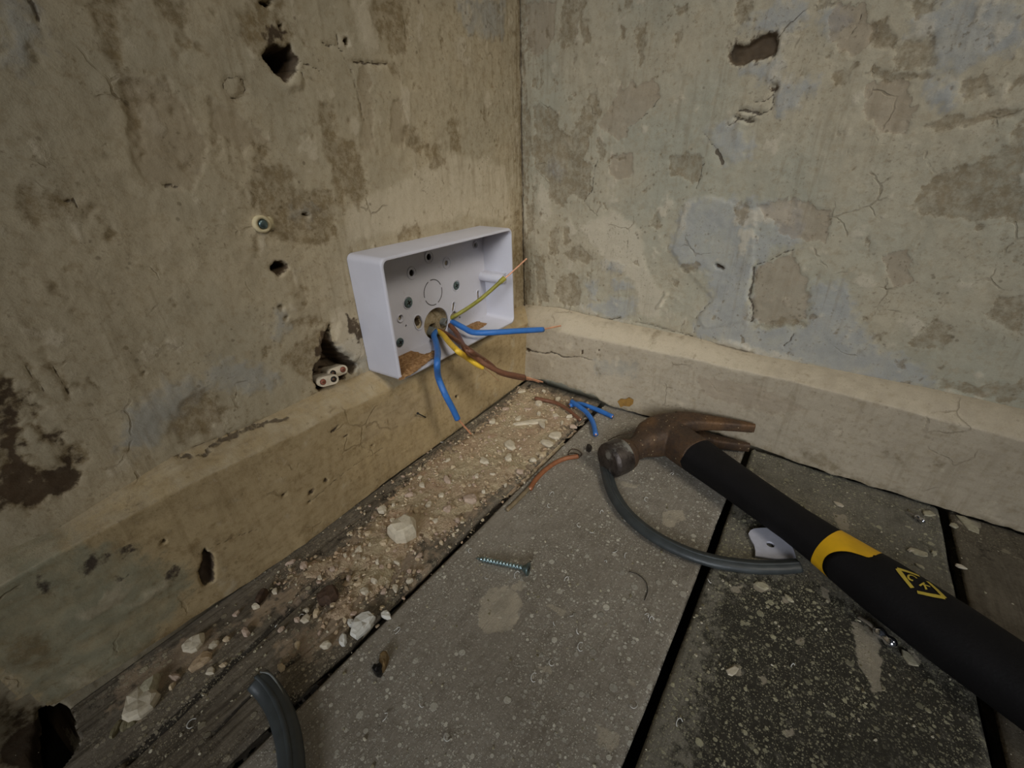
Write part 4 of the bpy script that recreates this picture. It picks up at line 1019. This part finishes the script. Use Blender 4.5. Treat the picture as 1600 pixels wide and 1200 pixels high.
# ------------------------------------------------------------------ old cables in the wall cavity
M_oldsh = simple('old_white_sheath', srgb(186, 172, 148), .6, var=.12, bump=.0002)
M_redc = simple('faded_red_core', srgb(138, 82, 64), .6, var=.2)
M_blkc = simple('black_core', srgb(40, 34, 28), .5, var=.2)
def old_cable(pa, pb, y, label):
    A, B = Vector(ony(*pa, y)), Vector(ony(*pb, y)); c = (A+B)/2; ax = (B-A).normalized()
    nrm = Vector((-.28, -.92, .28)).normalized()
    ax = (ax-nrm*ax.dot(nrm)).normalized(); sd_ = ax.cross(nrm).normalized(); hl = (B-A).length/2
    root = empty('old_cable', c); tag(root, label, 'cable')
    def tf(a, d, b): return c+ax*a+nrm*d+sd_*b
    out = slot(0, 0, hl*2, .0034, 0, 10)
    bm = bmesh.new(); n = len(out)
    holes = [(-hl, 0), (hl, 0)]
    A_ = [[bm.verts.new(tf(x*f_, d, z*f_)) for x, z in out] for f_, d in ((1., -.022), (1., -.0005), (.96, 0))]
    for a, b in zip(A_[:-1], A_[1:]):
        for k in range(n): bm.faces.new((a[k], a[(k+1) % n], b[(k+1) % n], b[k]))
    par(bm_obj('sheath', bm, M_oldsh), root)
    f = curve_plate('sheath_face', [[(x*.965, z*.965) for x, z in out]]+[circ(h, 0, .0021, 16) for h in (-hl, hl)], 0, .0012, M_oldsh, tf=lambda a, d, b: tf(a, -d-.0005, b))
    par(f, root)
    for k, h in enumerate((-hl, hl)):
        bm = bmesh.new()
        P = [tf(h, -.012, 0), tf(h, -.005, 0), tf(h, -.0004, 0)]
        tube(bm, P, .0019, seg=14, smooth=0, upv=tuple(sd_))
        red = (k == 0) if pa[1] > 588 else (k == 1)
        o = par(bm_obj('core', bm, M_redc if red else M_blkc), root); o['label'] = 'faded red core' if red else 'black core'
        bm = bmesh.new(); tube(bm, [tf(h, -.002, 0), tf(h, .0000, 0), tf(h, .0004, 0)], .0007, seg=8, smooth=0, upv=tuple(sd_))
        cc = bm_obj('copper_core', bm, simple_cu); cc.parent = o
simple_cu = simple('dull_copper', srgb(120, 84, 60), .5, .6)
old_cable((506.0, 597), (520.5, 592.5), -.0055, 'cut old cable end in the wall cavity, lower and nearer of the pair')
old_cable((521.5, 583), (535, 577.5), .0010, 'cut old cable end in the wall cavity, upper one behind the other')

# wall plug and screw
root = empty('wall_plug', ony(408, 350, 0)); tag(root, 'white wall plug holding a grey screw above the dark hole', 'wall plug')
p = Vector(ony(408, 350, 0))
def pl(x, y, z): return p+Vector((x, y, z))
M_plug = simple('ivory_plug', srgb(206, 190, 150), .6, var=.1)
bm = bmesh.new(); n = 20
prof = [(.0046, .002), (.0046, -.0016), (.0042, -.0022), (.0028, -.0022), (.0026, .001)]
A_ = [[bm.verts.new(pl(r*1.05*math.cos(2*PI*k/n), y, r*math.sin(2*PI*k/n))) for k in range(n)] for r, y in prof]
for a, b in zip(A_[:-1], A_[1:]):
    for k in range(n): bm.faces.new((a[k], a[(k+1) % n], b[(k+1) % n], b[k]))
par(bm_obj('plug_body', bm, M_plug), root)
bm = bmesh.new(); bmesh.ops.create_cube(bm, size=1)
for v in bm.verts: v.co = pl(v.co.x*.0035+.0050, v.co.y*.003, v.co.z*.007-.0002)
bmesh.ops.bevel(bm, geom=bm.edges[:], offset=.0006, segments=2, affect='EDGES')
par(bm_obj('plug_fin', bm, M_plug), root)
bm = bmesh.new(); A_ = [[bm.verts.new(pl(r*math.cos(2*PI*k/n), y, r*math.sin(2*PI*k/n))) for k in range(n)] for r, y in ((.0024, .002), (.0024, -.0026), (.0019, -.0030))]
for a, b in zip(A_[:-1], A_[1:]):
    for k in range(n): bm.faces.new((a[k], a[(k+1) % n], b[(k+1) % n], b[k]))
bm.faces.new(A_[-1]); par(bm_obj('screw', bm, M_zinc), root)['label'] = 'grey screw end'

# nail in left skirting
n0 = Vector(ony(665, 652, -TL-.001)); n1 = Vector(ony(653, 646, -TL-.0035))
bm = bmesh.new(); tube(bm, [n0+Vector((0, .006, 0)), n0, n1], .0005, seg=8, smooth=0, upv=(0, 0, 1)); tube(bm, [n1, n1+(n1-n0).normalized()*.0006], .0010, seg=10, smooth=0)
tag(bm_obj('nail', bm, M_dark), 'thin dark nail sticking out of the left skirting below the box', 'nail')

# ------------------------------------------------------------------ offcuts and small things on the boards
def floor_wire(name, pts, z, r, mat, label, cat, **k):
    o = tube_obj(name, [tuple(onz(a, b, z+(c[0] if c else 0))) for a, b, *c in pts], r, mat, **k); return tag(o, label, cat)
def offcut(label, pts, z, r, mat, cop=None):
    P_ = [Vector(onz(a, b, z+dz)) for a, b, dz in pts]; root = empty('wire_offcut', P_[0]); tag(root, label, 'wire')
    par(tube_obj('insulation', P_, r, mat, seg=12), root)
    t0 = (P_[0]-P_[1]).normalized(); t1 = (P_[-1]-P_[-2]).normalized()
    for e, t in ((P_[0], t0), (P_[-1], t1)):
        par(tube_obj('copper_core', [e-t*.002, e+t*.0003], r*.45, M_copper if cop is None else cop, smooth=0, seg=8), root)
    return root
offcut('blue wire offcut, the longer, bending towards the hammer face', [(893, 627, .0030), (903, 634, .0030), (916, 644, .002), (926, 659, .001), (931, 679, .0)], .0022, .0023, M_blue)
offcut('blue wire offcut crossing under the other, pointing to the right skirting', [(890, 634, .0004), (905, 631, .0), (925, 637, .0), (942, 644, 0), (957, 651, 0)], .0022, .0023, M_blue)
offcut('brown wire offcut lying on the rubble in the corner', [(836, 622, .003), (850, 625, .003), (870, 630, .0025), (886, 639, .002), (897, 648, .001), (907, 656, .0)], .0024, .0019, M_brown)
offcut('brown wire offcut curving away from the gap between the first two boards', [(903, 713, .0006), (885, 716, .0006), (868, 723, 0), (850, 736, 0), (836, 751, 0), (828, 764, 0)], .0020, .0019, simple('light_brown_insulation', srgb(140, 88, 56), .5, var=.15))
floor_wire('cable_offcut', [(829, 760), (815, 775), (803, 787), (792, 797)], .0016, .0016, simple('clear_tan_sleeve', srgb(128, 112, 86), .5, var=.2), 'tan split sleeve piece at the tail of the brown offcut', 'wire')
floor_wire('wire_loop', [(888, 707), (893, 702), (902, 703), (909, 709), (904, 715), (894, 714), (888, 709), (898, 708), (906, 711)], .0008, .0004, M_dkbrown, 'small twisted loop of thin dark wire near the hammer face', 'wire', seg=6)
chip('metal_crumb', 920, 703, 11, .7, .9, .0045, M_blkc, 'small black metal crumb between the wire loop and hammer face', cat='debris', seed=5, n=7)
floor_wire('hair', [(983, 893), (996, 897), (1008, 908), (1012, 922), (1007, 938)], .0004, .00022, M_blkc, 'fine dark curved hair on the middle grey floorboard', 'hair', seg=5)
floor_wire('hair', [(950, 688, .004), (965, 681, .018), (982, 677, .020), (991, 672, .022)], .0, .0003, M_dkbrown, 'thin brown strand arching over the hammer neck', 'hair', seg=5)
# brown knot with black bit
chip('bark_chunk', 600, 1036, 22, .5, .9, .0040, simple('tan_bark', srgb(120, 98, 64), .9, var=.3, bump=.0006), 'tan bark scrap on the grey board near the lower gap', cat='debris', seed=31)
chip('metal_crumb', 592, 1051, 13, .8, .9, .0050, simple('shiny_black', srgb(24, 22, 22), .25, .3), 'shiny black crumb beside the tan bark scrap', cat='debris', seed=32)

# flat grey cable offcuts
def flat_cable(pts, r, flat, label, seg=20):
    P_ = [Vector(onz(a, b, z)) for a, b, z in pts]; root = empty('cable_offcut', P_[0]); tag(root, label, 'cable')
    par(tube_obj('sheath', P_, r, M_sheath, seg=seg, flat=flat, hollow=.004, smooth=10), root)
    sm = smooth_path(P_, 10); t = (sm[1]-sm[0]).normalized(); sdv = t.cross(Vector((0, 0, 1))).normalized()
    bmx = bmesh.new(); Q = [p+Vector((0, 0, r*flat*.95)) for p in sm]
    tube(bmx, Q, r*.22, seg=8, flat=.5, smooth=0); par(bm_obj('sheath_ridge', bmx, M_sheath), root)
    return root, sm, t, sdv
flat_cable([(944, 716, .0036), (949, 742, .0036), (959, 772, .0036), (980, 803, .0036), (1016, 834, .0036), (1062, 859, .0036), (1112, 876, .0036), (1170, 885, .0036), (1215, 886, .0036), (1247, 884, .0034)], .0046, .70, 'long curved grey cable offcut running from the hammer face under the grip')
r2, sm, t, sdv = flat_cable([(403, 1062, .0085), (418, 1078, .0060), (434, 1103, .0042), (446, 1135, .0040), (453, 1168, .0040), (456, 1205, .0040), (455, 1250, .0040), (440, 1310, .0040)], .0052, .66, 'short grey cable offcut at the bottom edge, its cut end lifted')
par(tag(tube_obj('sheath_edge_highlight', [sm[0]+sdv*-.002+Vector((0, 0, .003)), sm[6]+sdv*-.004+Vector((0, 0, .0028)), sm[14]+sdv*-.004+Vector((0, 0, .0022)), sm[22]+sdv*-.0036+Vector((0, 0, .0018))], .0005, M_dsheath, seg=6), 'pale highlight line along the torn sheath edge'), r2)  # paler strip paints the highlight along the cut sheath edge

# white plastic piece
root = empty('plastic_offcut', onz(1205, 852)); tag(root, 'white plastic disc segment with a small hole beside the hammer grip', 'plastic piece')
poly = [fl(*q) for q in pxs('1168,838 1171,833 1177,830 1187,829 1197,829 1208,832 1218,837 1227,845 1234,854 1239,865 1242,876 1210,876 1179,873 1179,864 1177,855 1172,846')]
h = fl(1202.5, 855)
f = curve_plate('disc', [poly, circ(h[0], h[1], .0024, 18)], 0, .0018, simple('white_disc_plastic', srgb(196, 196, 206), .45, var=.05), tf=lambda a, d, b: Vector((a, b, .0016+d)))
par(f, root)

# loose screw
A0 = Vector(onz(744, 872, .0012)); B0 = Vector(onz(824, 889, .0038)); ax = (B0-A0).normalized(); Ls = (B0-A0).length
sx = ax.cross(Vector((0, 0, 1))).normalized(); sz = sx.cross(ax)
root = empty('wood_screw', A0); tag(root, 'silver cross-head wood screw lying on the middle grey floorboard', 'screw')
bm = bmesh.new(); n = 14; turns = 15; seg = turns*12; ringp = []
for i in range(seg+1):
    t = i/seg; ringp.append([])
    for k in range(n):
        a = 2*PI*k/n; ph = (t*turns-k/n) % 1
        r = .00125*min(1, .15+t*6)+.00065*(1-abs(ph-.5)*2)**2*(min(1, .2+t*5))*(1 if t < .93 else .3)
        ringp[-1].append(bm.verts.new(A0+ax*(t*Ls*.95)+sx*(r*math.cos(a))+sz*(r*math.sin(a))))
for a, b in zip(ringp[:-1], ringp[1:]):
    for k in range(n): bm.faces.new((a[k], a[(k+1) % n], b[(k+1) % n], b[k]))
bm.faces.new(ringp[0][::-1]); par(bm_obj('threaded_shank', bm, M_steel), root)
bm = bmesh.new(); n = 24
A_ = [[bm.verts.new(A0+ax*(Ls*.94+q)+sx*(r*math.cos(2*PI*k/n))+sz*(r*math.sin(2*PI*k/n))) for k in range(n)] for r, q in ((.0014, -.001), (.0030, .0012), (.0039, .0023), (.0039, .0029), (.0020, .0030))]
for a, b in zip(A_[:-1], A_[1:]):
    for k in range(n): bm.faces.new((a[k], a[(k+1) % n], b[(k+1) % n], b[k]))
bm.faces.new(A_[-1]); hd = weighted(par(bm_obj('screw_head', bm, M_zinc), root))
bm = bmesh.new()
for a in (.4, .4+PI/2):
    d1 = sx*math.cos(a)+sz*math.sin(a); d2 = sx*-math.sin(a)+sz*math.cos(a)
    v = [bm.verts.new(A0+ax*(Ls*.94+q)+d1*(.0019*s1)+d2*(.0004*s2)) for q in (.00300, .00312) for s1, s2 in ((-1, -1), (1, -1), (1, 1), (-1, 1))]
    bm.faces.new(v[:4]); bm.faces.new(v[4:][::-1])
    for k in range(4): bm.faces.new((v[k], v[(k+1) % 4], v[4+(k+1) % 4], v[4+k]))
dr = bm_obj('drive_cross_shade', bm, M_dark, smooth=False); dr.parent = hd  # raised black cross stands in for shade in the screw slot

# shiny metal beads
M_chrome = simple('chrome', srgb(214, 216, 224), .10, 1., var=.04)
def bead(px, py, size, ang, label):
    c = Vector(onz(px, py, .0026*size)); root = empty('metal_clip', c); tag(root, label, 'metal clip')
    d = Vector((math.cos(ang), math.sin(ang), 0))
    rr = [(-.0048, .0002), (-.0044, .0013), (-.0033, .0023), (-.0022, .0026), (-.0010, .0022), (0, .0017), (.0010, .0022), (.0022, .0026), (.0033, .0023), (.0044, .0013), (.0048, .0002)]
    bm = bmesh.new(); n = 18; s1 = d.cross(Vector((0, 0, 1))); A_ = []
    for q, r in rr: A_.append([bm.verts.new(c+d*q*size+s1*(r*size*math.cos(2*PI*k/n))+Vector((0, 0, r*size*math.sin(2*PI*k/n)))) for k in range(n)])
    for a, b in zip(A_[:-1], A_[1:]):
        for k in range(n): bm.faces.new((a[k], a[(k+1) % n], b[(k+1) % n], b[k]))
    bm.faces.new(A_[0][::-1]); bm.faces.new(A_[-1])
    par(bm_obj('shell', bm, M_chrome), root)
    a = c-d*.0050*size
    par(tag(tube_obj('tail', [a+d*.001, a-d*.0025*size, a-d*.0062*size+Vector((0, 0, -.001*size))], .0011*size, simple('dull_tail', srgb(120, 112, 100), .5), seg=10, flat=.5), 'dull flattened tail'), root)
e0, e1 = onz(1383, 984), onz(1403, 1001)
bead(1383, 996, 1.15, math.atan2(e1[1]-e0[1], e1[0]-e0[0]), 'shiny waisted metal clip on the dark board beside the hammer grip')
e0, e1 = onz(1427, 804), onz(1448, 818)
bead(1437, 811, .72, math.atan2(e1[1]-e0[1], e1[0]-e0[0]), 'small shiny metal clip near the right skirting beyond the hammer')

# ------------------------------------------------------------------ claw hammer
def rust_mat():
    s = NT('rusty_steel'); n = s.noise(90, 6, .7); n2 = s.noise(420, 5, .7); n3 = s.noise(25, 3)
    c = s.mix(s.rng(n, .35, .68), srgb(70, 56, 45), srgb(92, 70, 50))
    c = s.mix(s.rng(n3, .52, .66, 0, .55), c, srgb(122, 88, 54))
    c = s.mix(s.rng(n2, .5, .72, 0, .6), c, srgb(52, 40, 34))
    v = s.vor(420); wn = s.n('ShaderNodeSeparateColor'); s.put(wn.inputs[0], v.outputs['Color'])
    mk = s.math('MULTIPLY', s.rng(v.outputs['Distance'], .16, .26, 1, 0), s.math('GREATER_THAN', wn.outputs[0], .86))
    c = s.mix(s.math('MULTIPLY', mk, .8), c, srgb(176, 158, 124))
    s.bump(s.math('ADD', n, n2), .0005, .8); return s.out(c, s.rng(n2, .3, .7, .45, .8), .35, .4)
M_rust = rust_mat()
def face_mat():
    s = NT('worn_steel_face'); n = s.noise(160, 5, .7); n2 = s.noise(60, 4)
    c = s.mix(s.rng(n, .4, .66), srgb(80, 72, 66), srgb(54, 46, 40)); c = s.mix(s.rng(n2, .56, .66, 0, .8), c, srgb(158, 156, 148))
    s.bump(n, .0005); return s.out(c, .45, .6, .5)
M_face = face_mat()
s = NT('black_rubber'); n = s.noise(700, 3); s.bump(n, .0003, .6)
s.out(s.mix(s.rng(s.noise(70, 4), .4, .75, 0, .5), srgb(17, 15, 15), srgb(25, 22, 22)), .72, 0, .22); M_rub_b = s.m
M_yel = simple('yellow_grip_band', srgb(222, 170, 24), .5, var=.10, nscale=90)
M_yel2 = simple('yellow_print', srgb(190, 166, 62), .6, var=.12, nscale=150)

FC = Vector((-.1299, -.1594, .0145)); HD = Vector((-.5144, -.8576, 0)).normalized(); PD = Vector((-HD.y, HD.x, 0))
if PD.x < 0: PD = -PD
ham = empty('claw_hammer', FC + PD*.052 - Vector((0, 0, .0145))); tag(ham, 'rusty claw hammer with black rubber grip and yellow band lying on the boards', 'hammer')
def hp(s_, t, z): return FC+PD*s_+HD*t+Vector((0, 0, z))
def path_sweep(bm, secs, n=28, zside=None):
    """sections (s, t, half width across the path, zc, half height, squareness), millimetres, square to the path"""
    A_ = []; m_ = len(secs)
    for i, (s_, t_, hw, zc, hz, sq) in enumerate(secs):
        a, b = secs[max(i-1, 0)], secs[min(i+1, m_-1)]
        d = Vector((b[0]-a[0], b[1]-a[1])).normalized(); nx, ny = -d.y, d.x; rv = []
        for k in range(n):
            g = 2*PI*k/n; c_, d_ = math.cos(g), math.sin(g); e = 2/sq
            x = math.copysign(abs(c_)**e, c_)*hw; z = math.copysign(abs(d_)**e, d_)*hz
            rv.append(bm.verts.new(hp((s_+nx*x)/1000, (t_+ny*x)/1000, (zc+z)/1000)))
        A_.append(rv)
    for a, b in zip(A_[:-1], A_[1:]):
        for k in range(n): bm.faces.new((a[k], a[(k+1) % n], b[(k+1) % n], b[k]))
    bm.faces.new(A_[0][::-1]); bm.faces.new(A_[-1])
bm = bmesh.new()
path_sweep(bm, [(2.2, 2.0, 13.4, 0, 13.4, 2), (15, 1.0, 13.4, 0, 13.4, 2), (18.5, .6, 12.4, 0, 12.4, 2), (21.5, .2, 9.8, 0, 10, 2), (27, -.8, 8.6, 0, 9, 2.1), (34, -2.4, 9.4, 0, 9.8, 2.3), (41, -4.2, 12.2, 0, 11.8, 2.8),
   (48, -5.8, 15.0, 0, 13.0, 3.2), (58, -7.2, 16.4, 0, 13.4, 3.4), (68, -8, 16.2, 0, 13.4, 3.2), (76, -7.6, 14.2, 0, 13.2, 3), (82, -5.6, 11.6, 0, 13.0, 3), (86, -3.2, 9.6, 0, 13.0, 3)])
A_ = []
for t, hs, hz in ((-.006, .0150, .0124), (.006, .0150, .0128), (.018, .0146, .0130), (.027, .0140, .0128)):
    A_.append([bm.verts.new(hp(.0640+math.copysign(abs(math.cos(2*PI*k/28))**.75, math.cos(2*PI*k/28))*hs, t, math.copysign(abs(math.sin(2*PI*k/28))**.75, math.sin(2*PI*k/28))*hz)) for k in range(28)])
for a, b in zip(A_[:-1], A_[1:]):
    for k in range(28): bm.faces.new((a[k], a[(k+1) % 28], b[(k+1) % 28], b[k]))
bm.faces.new(A_[0][::-1]); bm.faces.new(A_[-1])
for sg in (-1, 1):
    secs = []
    for (s_, t_, hw, inn, out_) in ((78, -7.4, 11.5, .3, 13.2), (85, -4.2, 9.6, .6, 13.2), (92, .6, 8.0, 2.2, 13.2), (98.5, 6.4, 6.6, 3.6, 13.2), (105, 13.0, 5.4, 4.6, 13.4), (111.5, 19.6, 4.3, 5.2, 13.5), (117.5, 25.6, 3.2, 5.6, 13.4), (122, 30.0, 2.2, 5.8, 13.2)):
        secs.append((s_, t_, hw, sg*(inn+out_)/2, (out_-inn)/2, 4.5))
    path_sweep(bm, secs, 22)
head = par(bm_obj('head', bm, M_rust), ham)
head['label'] = 'rusty forged head with split claw'
rm = head.modifiers.new('forge', 'REMESH'); rm.mode = 'VOXEL'; rm.voxel_size = .0006; rm.use_smooth_shade = True
sm_ = head.modifiers.new('soften', 'SMOOTH'); sm_.factor = .5; sm_.iterations = 2
bm = bmesh.new()
path_sweep(bm, [(-1.4, 2.3, 11.4, 0, 11.4, 2), (-.6, 2.25, 12.8, 0, 12.8, 2), (1.0, 2.1, 13.8, 0, 13.8, 2), (11, 1.3, 14.0, 0, 14.0, 2), (14, 1.1, 13.6, 0, 13.6, 2)], 36)
fo = par(bm_obj('striking_face', bm, M_face), ham); fo['label'] = 'worn grey striking face'; weighted(fo, 30)

# handle: stations along t (from the socket), lateral shift, half width, half height
ST = [(.0200, .065, 0, .0115, .0100), (.0215, .065, 0, .0146, .0126), (.0265, .065, 0, .0152, .0132), (.045, .065, 0, .0142, .0124), (.0665, .065, 0, .0131, .0118), (.1065, .065, 0, .0122, .0108), (.1240, .065, 0, .0130, .0114), (.1365, .065, 0, .0142, .0122),
      (.1565, .065, 0, .0160, .0136), (.1865, .065, 0, .0167, .0142), (.2265, .065, 0, .0158, .0136), (.270, .065, 0, .0154, .0132), (.310, .065, 0, .0172, .0142), (.328, .065, 0, .0158, .0130), (.334, .065, 0, .0120, .010)]
_st = np.array(ST)
def hst(t): return [np.interp(t, _st[:, 0], _st[:, i]) for i in range(1, 5)]
def hsurf(t, a, lift=0.):
    sc_, z0, hw, hh_ = hst(t); c_, d_ = math.cos(a), math.sin(a); e = 2/2.3
    x = math.copysign(abs(c_)**e, c_)*(hw+lift); z = math.copysign(abs(d_)**e, d_)*(hh_+lift)
    bend = -.00*t
    return hp(sc_+x+bend, t, z0+z-.0006)
def hand_part(name, fa, fb, mat, lift=0., n=56, m_=30, caps=False, label=None):
    bm = bmesh.new(); A_ = []
    for j in range(m_+1):
        r_ = []
        for k in range(n):
            a = 2*PI*k/n; t0_, t1_ = fa(a), fb(a); t = t0_+(t1_-t0_)*j/m_
            r_.append(bm.verts.new(hsurf(t, a, lift)))
        A_.append(r_)
    for a, b in zip(A_[:-1], A_[1:]):
        for k in range(n): bm.faces.new((a[k], a[(k+1) % n], b[(k+1) % n], b[k]))
    if caps: bm.faces.new(A_[0][::-1]); bm.faces.new(A_[-1])
    o = par(bm_obj(name, bm, mat), ham)
    if label: o['label'] = label
    return o
T1, T2 = .1275, .1480
def lobe(a):                                   # the grip reaches forward in a rounded tongue on the near side
    d = abs(((a-2.90+PI) % (2*PI))-PI)
    if d < 1.15: return T2-(T2-T1-.0060)*math.sqrt(max(0, 1-(d/1.15)**2))
    return T2
hand_part('shaft_sleeve', lambda a: .0200, lambda a: T1, M_rub_b, 0, label='straight black shaft sleeve', m_=40)
hand_part('grip_band', lambda a: T1, lambda a: max(T1+.0005, lobe(a)), M_yel, .0001, label='yellow band with a curved edge')
hand_part('grip', lambda a: max(T1+.0005, lobe(a)), lambda a: .334, M_rub_b, .0002, label='thick black rubber grip', m_=60, caps=True)

# printed mark on the grip: broken square frame around two letters
def print_poly(bm, pts, lift=.0006, sub=3):
    """flat print wrapped on the grip; pts in (t, arc angle)"""
    vs = [bm.verts.new(hsurf(t, a, lift)) for t, a in pts]; bm.faces.new(vs)
def stroke(bm, p, q, w_, k=.0165, n=6):
    (t0, a0), (t1, a1) = p, q; dt, da = t1-t0, (a1-a0)*k; L = math.hypot(dt, da); nt, na = -da/L*w_/2, dt/L*w_/2/k
    for i in range(n):
        u0, u1 = i/n, (i+1)/n
        for_ = [(t0+(t1-t0)*u0-nt, a0+(a1-a0)*u0-na), (t0+(t1-t0)*u1-nt, a0+(a1-a0)*u1-na), (t0+(t1-t0)*u1+nt, a0+(a1-a0)*u1+na), (t0+(t1-t0)*u0+nt, a0+(a1-a0)*u0+na)]
        print_poly(bm, for_)
CA, CB, CC, CD = (.1582, 1.50), (.1665, 1.10), (.1778, 1.46), (.1697, 1.84)
def lerp(p, q, u): return (p[0]+(q[0]-p[0])*u, p[1]+(q[1]-p[1])*u)
bm = bmesh.new(); W_ = .0017
stroke(bm, CA, lerp(CA, CB, .86), W_); stroke(bm, CA, lerp(CA, CD, .84), W_); stroke(bm, CC, lerp(CC, CB, .80), W_); stroke(bm, CC, lerp(CC, CD, .94), W_)
fr = par(bm_obj('printed_mark', bm, M_yel2, smooth=False), ham); fr['label'] = 'yellow broken square printed mark with the letters CK'
bm = bmesh.new(); w2 = .00075
def LP(c, x, y): return (c[0]+x/1000, c[1]-y/16.5)
c_ = (.1647, 1.475); arc = [LP(c_, 1.7*math.cos(a), 1.75*math.sin(a)) for a in np.linspace(.9, 2*PI-.9, 10)]
for a, b in zip(arc[:-1], arc[1:]): stroke(bm, a, b, w2, n=1)
c_ = (.1700, 1.475)
stroke(bm, LP(c_, -1.2, -1.7), LP(c_, -1.2, 1.7), w2); stroke(bm, LP(c_, -1.0, 0), LP(c_, 1.3, 1.5), w2); stroke(bm, LP(c_, -.6, .2), LP(c_, 1.4, -1.5), w2)
lt = bm_obj('printed_letters', bm, M_yel2, smooth=False); lt.parent = fr

# ochre chip on the right skirting foot, torn papers on it
o = decal_patch('paint_scab', pxs('965,627 970,623 977,624 983,621 990,625 989,631 984,635 975,634 970,636'), onx, -.0258, simple('ochre_scab', srgb(150, 112, 52), .8, var=.2), th=.0006)
tag(o, 'small ochre paint scab on the foot of the right skirting above the gap', 'paint flake')
